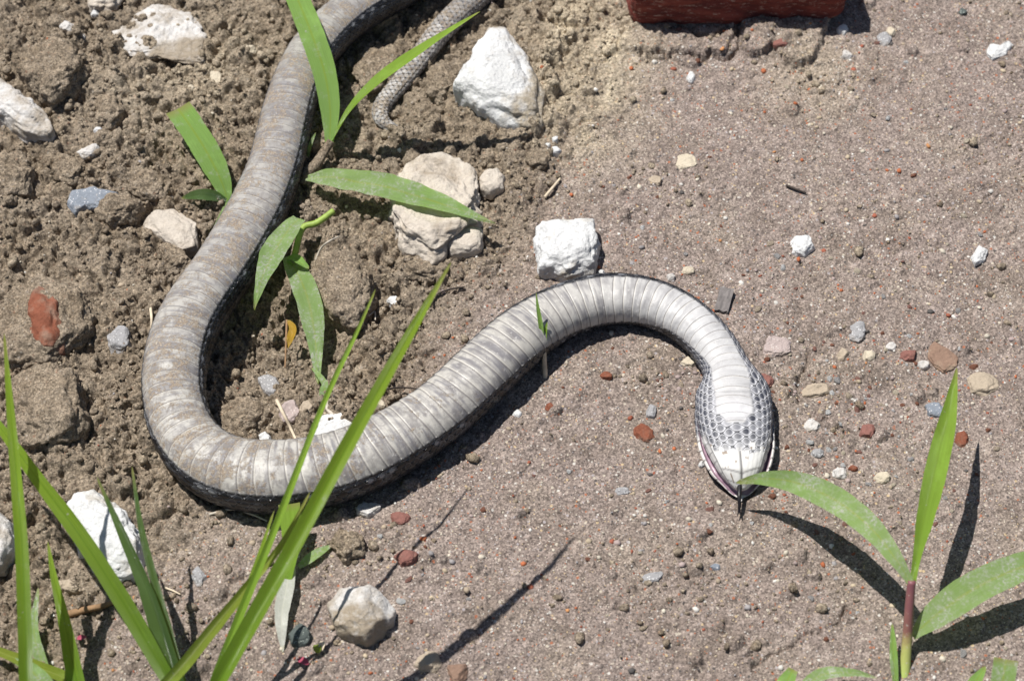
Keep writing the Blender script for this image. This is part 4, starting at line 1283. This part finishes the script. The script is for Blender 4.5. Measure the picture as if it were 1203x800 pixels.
n = 36000
x = rng.uniform(-0.272, 0.272, n); y = rng.uniform(-0.24, 0.28, n)
ok = (rng.uniform(0, 1, n) < field(ROUGH, x, y)**1.6*0.95) & ~field(snake_mask, x, y)
x, y = x[ok], y[ok]
r_ = np.clip(0.00062*(rng.pareto(2.5, len(x))+1), 0, 0.0030)
z = field(H, x, y)+r_*0.25
crumbs = scatter_mesh("soil_crumbs", np.stack([x, y, z], -1), r_, None, 1, 24, (0.65, 1.0), 3)
pl = np.repeat(field(PALE, x, y)+rng.choice([0, 0, 0, 0.25], len(x)), len(ICO[1][0]))
set_float(crumbs, pl, "pale")
tag(link("soil_crumbs", crumbs, M['soil']), "loose brown soil crumbs lying over the dug earth", "soil", None, "stuff")

PAL = np.array([(0.70, 0.67, 0.62), (0.62, 0.56, 0.46), (0.46, 0.15, 0.07), (0.36, 0.12, 0.075), (0.33, 0.31, 0.31), (0.43, 0.35, 0.26),
                (0.52, 0.43, 0.31), (0.12, 0.11, 0.105), (0.40, 0.32, 0.30), (0.55, 0.27, 0.12)])
n = 15000
x = rng.uniform(-0.272, 0.272, n); y = rng.uniform(-0.24, 0.28, n)
px_, py_ = to_px(x, y)
dens = 0.42+0.5*np.exp(-((px_-985)/110)**2-((py_-470)/110)**2)+0.4*np.exp(-((px_-700)/90)**2-((py_-610)/60)**2)+0.3*np.exp(-((px_-1090)/110)**2-((py_-190)/160)**2)
dens = dens*np.clip(0.7+1.2*fbm(x/0.03, y/0.03, oct=3, seed=151), 0.1, 1.3)*(1-0.78*field(LOOSE, x, y))
ok = (rng.uniform(0, 1, n) < dens) & ~field(snake_mask, x, y)
x, y = x[ok], y[ok]
r_ = np.clip(0.00046*(rng.pareto(2.8, len(x))+1), 0, 0.0017)
ci = rng.choice(len(PAL), len(x), p=[0.14, 0.13, 0.10, 0.08, 0.13, 0.13, 0.12, 0.05, 0.09, 0.03])
cols = PAL[ci]*rng.uniform(0.8, 1.12, (len(x), 1))
grit = scatter_mesh("grit", np.stack([x, y, field(H, x, y)+r_*0.0], -1), r_, np.clip(cols*0.85, 0, 0.7), 1, 14, (0.5, 0.9), 5)
tag(link("grit", grit, M['grit']), "fine mixed sand and grit sprinkled over the soil", "grit", None, "stuff")

# countable small pebbles: each is told apart by the landmark it lies next to and the side it lies on
MARKS = [("triangular white stone", 590, 95), ("plaster chunk", 520, 245), ("blocky white stone", 665, 292), ("snake's head", 862, 515), ("neck's arch", 745, 350),
         ("brick", 860, 12), ("shell-like chip", 1173, 62), ("creamy knobbly stone", 942, 286), ("white chip at the right edge", 1150, 298),
         ("oval grey pebble", 1007, 386), ("brown slate", 1110, 414), ("flat mauve pebble", 910, 407), ("upright leaf tip", 1124, 440),
         ("arching leaf", 985, 585), ("purple stem", 1068, 715), ("tongue", 868, 602), ("dull red brick chip", 757, 511), ("long flat grey pebble", 766, 679),
         ("lone sprout", 640, 452), ("dusty lump beside the blade shadow", 425, 722), ("blade shadow's tip", 662, 614), ("blade shadow's middle", 560, 690),
         ("pale yellow-grey chip", 806, 191), ("dark twig", 936, 222), ("four tiny white pebbles", 650, 175), ("lower belly bend", 500, 540),
         ("brown lump at the bottom edge", 540, 790), ("low seedling at the bottom edge", 960, 795), ("wood chip", 850, 357), ("pebble pair right of the brick", 1043, 42),
         ("right leaf", 1150, 690), ("reddish gravel stone", 1020, 504), ("olive grey upright pebble", 765, 486), ("rusty chip by the upright leaf", 1131, 512)]
SIDES = ["right of", "lower right of", "below", "lower left of", "left of", "upper left of", "above", "upper right of"]
PEB = [("white", 'white', "white pebble", 34), ("red", 'red', "brick-red chip", 46), ("cream", 'cream', "cream pebble", 28),
       ("grey", 'grey', "grey pebble", 26), ("maroon", 'maroon', "maroon pebble", 24), ("tan", 'tan', "tan pebble", 28)]
v2, f2 = ICO[3]
used_labels = set()
for nm, mt, what, cnt in PEB:
    meshes = []
    for k in range(8):
        r2 = np.random.default_rng(len(nm)*31+k+ord(nm[0]))
        q = v2*(1+0.30*fbm(v2[:, 0]*1.3+k*3, v2[:, 1]*1.3, v2[:, 2]*1.3, oct=2, seed=300+k+len(nm)))[:, None]
        for _ in range(9):
            nn = r2.normal(size=3); nn /= np.linalg.norm(nn)
            q = q-nn*np.maximum(q@nn-r2.uniform(0.55, 0.8), 0)[:, None]*0.97
        q = q*(1+0.10*fbm(v2[:, 0]*5+k*3, v2[:, 1]*5, v2[:, 2]*5, oct=2, seed=320+k))[:, None]
        q[:, 2] *= r2.uniform(0.45, 0.7)
        me = fast_mesh(nm+"_pebble", q, None, f2)
        me.materials.append(M[mt])
        meshes.append(me)
    got = tries = 0
    while got < cnt and tries < 4000:
        tries += 1
        if random.random() < 0.42:
            px, py = random.gauss(985, 80), random.gauss(470, 75)
        else:
            px, py = random.uniform(430, 1190), random.uniform(30, 785)
        p = P(px, py)
        if field(LOOSE, p[:1], p[1:2])[0] > 0.35 or field(snake_mask, p[:1], p[1:2])[0]: continue
        d, mk, mx, my = min((math.hypot(px-a, py-b), m_, a, b) for m_, a, b in MARKS)
        if d < 16: continue
        side = SIDES[int(round(math.atan2(py-my, px-mx)/(math.pi/4))) % 8]
        lb = "tiny %s %s %s the %s" % (what, "just" if d < 55 else "farther", side, mk)
        if lb in used_labels: continue
        used_labels.add(lb)
        r = random.choice([2.0, 2.2, 2.4, 2.7, 3.0, 3.4, 4.2])*PX
        o = link(nm+"_pebble", meshes[got % 8], None, None, (p[0], p[1], gsm(p[0], p[1], 0.001)+r*0.12))
        o.scale = (r*random.uniform(0.9, 1.5), r, r)
        o.rotation_euler = (random.uniform(-.35, .35), random.uniform(-.35, .35), random.uniform(0, 6.28))
        tag(o, lb, "pebble", "tiny %s pebbles on the trodden soil" % nm)
        got += 1


# ------------------------------------------------------------------ plants
def blade_mesh(name, pts, widths, fold=0.35, roll=0.0, n=48, cut=False, wave=0.0, m=9, face=None):
    """pts: (px, py, height px); widths px along; fold: V depth; roll: degrees about the length"""
    p = np.array(pts, float)
    w3 = P(p[:, 0], p[:, 1], p[:, 2]*PX)
    c = catmull(w3, 16)
    L = np.concatenate([[0], np.cumsum(np.linalg.norm(np.diff(c, axis=0), axis=1))])
    t = np.linspace(0, 1, n)
    c = np.stack([np.interp(t*L[-1], L, c[:, k]) for k in range(3)], -1)
    wd = np.interp(t, np.linspace(0, 1, len(widths)), widths)
    wd = np.convolve(np.pad(wd, 2, mode='edge'), np.ones(5)/5, 'valid')*PX/2
    wd = wd*(1+0.05*fbm(t*22+p[0, 0], t*0+p[0, 1], oct=3, seed=77))
    if not cut: wd[-1] = 0.00008
    T = np.gradient(c, axis=0); T /= np.linalg.norm(T, axis=1)[:, None]
    view = CAM*0.25+np.array([-0.1, 0.1, 1.0])      # leaves turn their face up to the light
    if face is not None: view = np.array(face, float)
    view = view/np.linalg.norm(view)
    S = np.cross(T, view); S /= np.linalg.norm(S, axis=1)[:, None]
    Nn = np.cross(S, T)
    rl = np.radians(np.interp(t, np.linspace(0, 1, len(roll)), roll)) if isinstance(roll, (list, tuple)) else np.full(n, R(roll))
    S2 = S*np.cos(rl)[:, None]+Nn*np.sin(rl)[:, None]
    N2 = -S*np.sin(rl)[:, None]+Nn*np.cos(rl)[:, None]
    a = np.linspace(-1, 1, m)
    V = c[:, None]+wd[:, None, None]*(a[None, :, None]*S2[:, None]+(fold*(np.abs(a)**1.3)[None, :, None])*N2[:, None])
    if wave:
        V = V+N2[:, None]*(wave*PX*fbm(t[:, None]*7+a[None, :]*0.7, a[None, :]*1.2+t[:, None], oct=2, seed=len(name)+int(p[0, 0])))[..., None]
    gi = np.arange(n*m).reshape(n, m)
    q = np.stack([gi[:-1, :-1], gi[:-1, 1:], gi[1:, 1:], gi[1:, :-1]], -1).reshape(-1, 4)
    me = fast_mesh(name, V.reshape(-1, 3), q)
    set_float(me, np.broadcast_to(a[None], (n, m)), "across")
    set_float(me, np.broadcast_to(t[:, None], (n, m)), "along")
    return me


def plant(name, label, base, cat="grass", group=None):
    p = P(*base)
    o = link(name, None, None, None, None)
    o.location = (p[0], p[1], gsm(p[0], p[1]))
    tag(o, label, cat, group)
    bpy.context.view_layer.update()
    return o


def put(root_, name, me, mat, label=None):
    o = link(name, me, mat)
    o.parent = root_
    o.matrix_parent_inverse = root_.matrix_world.inverted()
    if label: o["label"] = label
    return o


def stem_mesh(pts, r0, r1, k=9):
    p = np.array(pts, float)
    c = catmull(P(p[:, 0], p[:, 1], p[:, 2]*PX), 10)
    return tube(c, np.linspace(r0, r1, len(c))*PX, k, "stem")


# plant beside the tail: one leaf up past the top edge, one leaning to the triangular stone, one lying dusty leaf
pl_ = plant("grass_seedling", "broad-leaved green grass seedling rooted between snake body and tail", (372, 200))
put(pl_, "stem", stem_mesh([(356, 214, -4), (362, 202, 6), (371, 194, 10), (380, 180, 14), (389, 166, 22)], 9, 5), M['soil'], "soil-crusted stem")
put(pl_, "leaf", blade_mesh("leaf", [(387, 168, 20), (388, 130, 42), (381, 85, 66), (366, 40, 86), (350, 0, 98), (338, -30, 102), (324, -64, 98)], [9, 24, 28, 30, 31, 31, 29, 24, 14, 3], 0.16, 0), M['leaf'])
put(pl_, "leaf", blade_mesh("leaf", [(390, 166, 20), (412, 130, 60), (446, 96, 100), (492, 62, 140), (530, 36, 170), (564, 14, 192)], [5, 15, 23, 25, 22, 15, 9, 2], 0.34, [30, 18, 10, 10]), M['leaf_bright'])
put(pl_, "leaf", blade_mesh("leaf", [(361, 209, 16), (400, 210, 34), (450, 219, 44), (505, 234, 44), (550, 251, 40), (582, 263, 34)], [9, 27, 33, 36, 34, 26, 15, 3], 0.14, -4, wave=4), M['leaf_dusty'], "dusty pale leaf lying almost flat")
put(pl_, "leaf", blade_mesh("leaf", [(362, 184, 4), (365, 170, 18), (371, 156, 30)], [3, 6, 5, 1], 0.3, 0, n=16), M['leaf_dusty'])

pl_ = plant("grass_seedling", "grass seedling with one cut-off broad leaf left of the snake", (268, 236))
put(pl_, "leaf", blade_mesh("leaf", [(269, 238, 3), (257, 206, 22), (240, 174, 36), (222, 146, 44), (209, 128, 46)], [8, 24, 31, 33, 33, 33, 33], 0.13, 0, cut=True), M['leaf'])
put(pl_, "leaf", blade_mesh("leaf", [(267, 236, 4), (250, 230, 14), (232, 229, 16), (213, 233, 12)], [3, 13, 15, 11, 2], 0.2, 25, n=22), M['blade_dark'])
put(pl_, "leaf", blade_mesh("leaf", [(266, 238, 3), (258, 258, 8), (250, 275, 8), (244, 292, 4)], [3, 6, 6, 2], 0.2, 0, n=18), M['leaf_dusty'])

pl_ = plant("grass_seedling", "wilting dusty grass seedling inside the snake's upper bend", (356, 268))
put(pl_, "stem", stem_mesh([(344, 316, -6), (348, 292, 10), (356, 268, 22), (372, 262, 26), (392, 248, 30)], 4, 4), M['stem'])
put(pl_, "leaf", blade_mesh("leaf", [(352, 258, 40), (338, 272, 44), (322, 296, 46), (308, 328, 40), (299, 364, 26)], [16, 30, 32, 30, 21, 11, 2], 0.16, -6, wave=3), M['leaf_dusty'])
put(pl_, "leaf", blade_mesh("leaf", [(338, 302, 10), (350, 322, 20), (362, 352, 24), (369, 388, 20), (372, 420, 10), (374, 452, 4)], [14, 25, 29, 30, 28, 20, 11, 3], 0.14, 8, wave=4), M['leaf_dusty'], "drooping leaf turning white with dust at its end")
put(pl_, "leaf", blade_mesh("leaf", [(340, 314, 10), (344, 303, 22), (352, 308, 28), (363, 316, 26)], [9, 14, 14, 4], 0.3, 20, n=18), M['leaf'])

pl_ = plant("grass_seedling", "small withered seedling with a curled white root near the inner belly edge", (384, 470))
put(pl_, "leaf", blade_mesh("leaf", [(384, 466, 6), (382, 452, 12), (374, 440, 14), (366, 432, 10)], [5, 8, 6, 2], 0.2, 0, n=18), M['leaf_dusty'])
put(pl_, "leaf", blade_mesh("leaf", [(383, 472, 6), (381, 458, 12), (384, 446, 14)], [9, 13, 9, 2], 0.2, 0, n=18), M['leaf_dusty'])
put(pl_, "root", stem_mesh([(383, 468, 6), (386, 482, 5), (398, 490, 6), (418, 495, 8)], 3, 1.2), M['root'])

# lone sprout in front of the arch
pl_ = plant("grass_sprout", "tiny lone grass sprout standing in front of the snake's arched belly", (640, 446))
put(pl_, "stem", stem_mesh([(641, 452, -4), (640, 432, 14), (639, 412, 34), (637, 396, 50)], 3.2, 2.2), M['straw'])
put(pl_, "leaf", blade_mesh("leaf", [(638, 408, 38), (636, 384, 60), (632, 360, 82), (630, 344, 96)], [4, 6, 5, 1], 0.5, 20, n=24), M['leaf'])
put(pl_, "leaf", blade_mesh("leaf", [(639, 410, 36), (640, 394, 50), (643, 378, 64)], [4, 7, 5, 1], 0.5, 0, n=18), M['leaf_bright'])

# long blades at the lower left
pl_ = plant("grass_tuft", "tuft of long narrow green blades crossing the snake's lower bend", (190, 930))
put(pl_, "blade", blade_mesh("blade", [(178, 940, 0), (222, 862, 62), (272, 772, 132), (340, 650, 214), (410, 520, 292), (480, 395, 350), (530, 308, 378)],
                             [8, 13, 16, 17, 17, 16, 15, 13, 9, 2], 0.45, 12, n=80, face=(0.10, -0.60, 0.55)), M['blade'])
put(pl_, "blade", blade_mesh("blade", [(190, 945, 0), (226, 864, 40), (268, 756, 96), (322, 622, 160), (380, 474, 226), (420, 388, 262), (441, 340, 280)],
                             [5, 7, 9, 9, 8, 7, 6, 5, 2], 0.5, 0, n=80, face=(0.10, -0.60, 0.55)), M['leaf_bright'], "thin stalk-like blade")
put(pl_, "blade", blade_mesh("blade", [(160, 930, 0), (176, 834, 46), (226, 768, 84), (286, 694, 118), (330, 640, 140), (364, 578, 156)],
                             [7, 11, 14, 14, 12, 9, 6, 2], 0.4, 0, n=60, face=(0.10, -0.60, 0.55)), M['blade_yellow'], "yellowish blade")
put(pl_, "blade", blade_mesh("blade", [(214, 930, 0), (254, 806, 60), (276, 736, 90), (302, 660, 118), (322, 600, 134)], [5, 7, 8, 7, 5, 2], 0.4, 0, n=40), M['blade'])

pl_ = plant("grass_seedling", "short grass shoot with a cut pale green leaf below the snake", (333, 700))
put(pl_, "leaf", blade_mesh("leaf", [(337, 690, 8), (340, 664, 22), (343, 634, 34), (340, 592, 46)], [7, 13, 20, 23, 24], 0.2, 0, cut=True), M['leaf_bright'])
put(pl_, "leaf", blade_mesh("leaf", [(341, 668, 10), (336, 694, 16), (331, 724, 14), (332, 766, 4)], [12, 18, 17, 12, 2], 0.25, 0), M['dead_leaf'], "bleached dead leaf hanging down")
put(pl_, "leaf", blade_mesh("leaf", [(351, 666, 4), (364, 656, 10), (376, 648, 10), (390, 640, 6)], [5, 12, 12, 9, 2], 0.2, 0, n=20), M['leaf_dusty'])

pl_ = plant("grass_tuft", "grass tuft of tall upright and slanting blades at the lower left corner", (120, 900))
put(pl_, "blade", blade_mesh("blade", [(60, 960, 0), (34, 830, 60), (30, 740, 112), (26, 640, 160), (16, 520, 212), (5, 392, 262)], [10, 13, 15, 15, 14, 12, 8, 2], 0.4, 10, n=70, face=(0.10, -0.60, 0.55)), M['blade'])
put(pl_, "blade", blade_mesh("blade", [(262, 900, 0), (206, 812, 44), (150, 716, 96), (96, 632, 138), (44, 562, 168), (-6, 494, 186), (-52, 440, 192)], [8, 13, 17, 19, 18, 16, 13, 8, 2], 0.4, -10, n=80, face=(0.10, -0.60, 0.55)), M['blade'])
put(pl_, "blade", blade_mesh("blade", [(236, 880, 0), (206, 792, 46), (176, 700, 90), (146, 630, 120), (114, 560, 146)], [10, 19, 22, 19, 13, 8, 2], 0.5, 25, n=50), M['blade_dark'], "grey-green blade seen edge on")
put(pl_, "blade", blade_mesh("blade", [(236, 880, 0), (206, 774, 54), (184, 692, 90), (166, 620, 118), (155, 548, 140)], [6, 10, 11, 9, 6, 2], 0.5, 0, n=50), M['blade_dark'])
put(pl_, "blade", blade_mesh("blade", [(108, 880, 0), (90, 800, 30), (76, 730, 58), (64, 680, 74), (56, 636, 84)], [10, 18, 18, 13, 8, 2], 0.5, 0, n=40), M['blade'])
put(pl_, "blade", blade_mesh("blade", [(66, 840, 0), (52, 788, 14), (40, 742, 26), (45, 690, 34)], [9, 12, 13, 9, 2], 0.3, 0, n=30), M['leaf_dusty'])
put(pl_, "blade", blade_mesh("blade", [(150, 850, 4), (86, 802, 22), (40, 782, 28), (-20, 758, 28)], [8, 14, 14, 12, 8], 0.35, 0, n=30), M['blade_yellow'], "yellow-green blade lying low")
put(pl_, "blade", blade_mesh("blade", [(70, 860, 0), (58, 820, 20), (36, 786, 30), (8, 772, 26)], [18, 26, 24, 12, 3], 0.25, 0, n=26), M['leaf_dusty'])

# seedling at the right
pl_ = plant("grass_seedling", "grass seedling with purple stem and three broad leaves at right", (1066, 790))
put(pl_, "stem", stem_mesh([(1060, 806, -8), (1062, 796, -4), (1063, 780, 6)], 8, 5), M['stem'])
put(pl_, "sheath", stem_mesh([(1062, 798, -4), (1064, 774, 10), (1066, 748, 28), (1068, 718, 54), (1071, 682, 82)], 6.2, 4.6), M['stem_purple'], "purple-red leaf sheath")
put(pl_, "leaf", blade_mesh("leaf", [(1071, 686, 80), (1052, 656, 94), (1024, 621, 98), (984, 589, 88), (936, 567, 68), (896, 562, 54), (864, 567, 45)], [6, 18, 25, 28, 29, 25, 17, 3], 0.16, 0, face=(0.10, -0.55, 0.65)), M['leaf_dusty'], "arching leaf whose tip touches the snake's chin")
put(pl_, "leaf", blade_mesh("leaf", [(1070, 700, 66), (1075, 664, 84), (1085, 612, 100), (1101, 540, 112), (1114, 486, 112), (1124, 432, 104)], [6, 9, 20, 26, 26, 22, 12, 2], 0.28, 0, face=(0.15, -0.5, 0.65)), M['leaf_bright'])
put(pl_, "leaf", blade_mesh("leaf", [(1072, 747, 24), (1100, 722, 44), (1140, 694, 58), (1180, 674, 62), (1222, 660, 58), (1270, 655, 40)], [8, 30, 36, 36, 34, 30, 20, 4], 0.14, -6), M['leaf_dusty'])
put(pl_, "leaf", blade_mesh("leaf", [(1052, 800, 6), (1050, 776, 18), (1049, 752, 28), (1048, 732, 36)], [6, 9, 7, 2], 0.4, 0, n=22), M['leaf'])

pl_ = plant("grass_seedling", "low grass seedling with flat leaves along the bottom edge left of the purple stem", (935, 830))
put(pl_, "leaf", blade_mesh("leaf", [(925, 835, 4), (960, 795, 20), (1000, 790, 22), (1030, 796, 12)], [6, 15, 15, 9, 2], 0.2, 0, n=26), M['leaf_dusty'])
put(pl_, "leaf", blade_mesh("leaf", [(912, 840, 4), (922, 806, 22), (932, 786, 30)], [14, 24, 20, 10], 0.2, 0, n=20, cut=True), M['leaf'])

pl_ = plant("grass_seedling", "grass seedling with cut leaf tips at the bottom right corner", (1160, 850))
put(pl_, "leaf", blade_mesh("leaf", [(1168, 860, 0), (1176, 812, 30), (1182, 774, 46)], [14, 24, 25, 25], 0.16, 0, n=22, cut=True), M['leaf_dusty'])
put(pl_, "leaf", blade_mesh("leaf", [(1136, 850, 0), (1142, 810, 22), (1158, 782, 34)], [8, 18, 16, 3], 0.25, 0, n=22), M['leaf'])

# ------------------------------------------------------------------ bits of litter


def litter(name, pts, r0, r1, mat, label, cat, k=7):
    p = np.array(pts, float)
    w = P(p[:, 0], p[:, 1])
    z = np.array([gsm(a, b, 0.0015) for a, b in w[:, :2]])+p[:, 2]*PX
    q = P(p[:, 0], p[:, 1], z)
    c = catmull(q, 10)
    c = c-q[0]
    me = tube(c, np.linspace(r0, r1, len(c))*PX, k, name)
    return tag(link(name, me, mat, None, q[0]), label, cat)


litter("straw", [(325, 470, 14), (333, 486, 14), (341, 502, 9), (348, 517, 6)], 2.2, 1.6, M['straw'], "pale straw leaning on the grey-pink pebble inside the bend", "straw")
litter("straw", [(176, 357, 6), (178, 372, 8), (178, 388, 5)], 2.2, 1.2, M['straw'], "short upright straw left of the snake's bend", "straw")
litter("straw", [(640, 232, 3), (650, 220, 4), (658, 210, 3)], 2.2, 1.5, M['straw'], "short grey straw below the four tiny white pebbles", "straw")
litter("root", [(371, 306, 14), (377, 292, 20), (386, 284, 22), (398, 278, 16)], 1.6, 0.9, M['root'], "thin curled pale root on the soft soil clod", "root")
litter("root", [(426, 372, 8), (434, 370, 12), (440, 366, 10), (441, 376, 6)], 1.4, 0.8, M['root'], "tiny forked white rootlet beside the thin stalk", "root")
litter("root", [(246, 604, 4), (272, 598, 8), (296, 604, 6), (314, 612, 3)], 1.5, 0.9, M['root'], "thin pale rootlet under the snake's lower flank", "root")
litter("twig", [(924, 218, 3), (934, 222, 4), (947, 227, 3)], 1.8, 1.2, M['twig'], "tiny dark twig alone on the upper bare soil", "twig")
litter("twig", [(505, 360, 4), (514, 346, 6), (528, 340, 7), (546, 337, 5)], 1.5, 1.0, M['twig'], "thin dark brown twig right of the long blade's tip", "twig")
litter("twig", [(450, 458, 5), (470, 455, 5), (494, 457, 3)], 1.3, 0.8, M['twig'], "fine dark stem along the upper edge of the belly", "twig")
litter("bark_strip", [(78, 722, 3), (100, 716, 5), (122, 711, 4), (136, 706, 2)], 4.5, 2.5, M['bark'], "brown bark strip under the long grass at lower left", "bark")
litter("straw", [(194, 690, 2), (204, 694, 3), (212, 698, 2)], 1.2, 0.8, M['straw'], "tiny pale straw below the lower left bend", "straw")

yl = plant("dry_leaf", "small yellow dry leaf scrap with brown stalk inside the bend", (337, 410), "leaf")
put(yl, "leaf", blade_mesh("leaf", [(337, 408, 6), (341, 398, 14), (344, 386, 18), (338, 376, 18)], [5, 10, 9, 3], 0.3, 0, n=18), M['yellow_leaf'])
put(yl, "stalk", stem_mesh([(337, 376, 16), (336, 404, 10), (335, 432, 4)], 1.4, 1.0), M['bark'])


def petal(px, py, w, h, mat, label, ang):
    me = blade_mesh("petal", [(px-w/2*math.cos(R(ang)), py-w/2*math.sin(R(ang)), 5), (px, py, 8), (px+w/2*math.cos(R(ang)), py+w/2*math.sin(R(ang)), 5)], [h*0.5, h, h, h*0.3], 0.3, 0, n=14)
    p = P(px, py)
    o = plant("petal", label, (px, py), "petal")
    bpy.data.objects.remove(o)
    o = link("petal", me, mat)
    # give the scrap its own origin
    vs = np.array([v.co[:] for v in me.vertices]); c_ = np.array([p[0], p[1], 0.0])
    me.vertices.foreach_set("co", (vs-c_).astype(np.float32).ravel()); me.update()
    o.location = (p[0], p[1], gsm(p[0], p[1]))
    tag(o, label, "petal")


petal(357, 778, 14, 8, M['pink'], "tiny crimson petal scrap near the bottom, beside the dark stone", 25)
petal(373, 763, 10, 9, M['blade_yellow'], "tiny yellow-green leaflet beside the crimson petal", 80)
petal(378, 760, 12, 7, M['straw'], "tiny tan leaflet right of the yellow-green one", 100)
petal(96, 748, 11, 6, M['pink'], "tiny red leaf scrap on soil between the long blades", -10)


def wood_chip():
    import bmesh
    p = P(850, 357)
    bm = bmesh.new(); bmesh.ops.create_cube(bm, size=1.0)
    bmesh.ops.subdivide_edges(bm, edges=list(bm.edges), cuts=5, use_grid_fill=True)
    for v in bm.verts:
        x, y, z = v.co
        q = np.array([x*6, y*2, z*3])
        d = fbm(q[0:1]*3, q[1:2]*2, q[2:3], oct=3, seed=171)[0]
        v.co = (x*0.0066*(1+0.1*d), y*0.0140*(1+0.12*d*np.sign(y)), z*0.0030+0.0006*d)
    me = bpy.data.meshes.new("wood_chip"); bm.to_mesh(me); bm.free()
    o = link("wood_chip", me, M['chip'], None, (p[0], p[1], gsm(p[0], p[1])+0.0012))
    o.rotation_euler = (0.06, 0.05, R(-14))
    tag(o, "flat grey weathered wood chip at the outside of the snake's neck", "wood chip")


wood_chip()
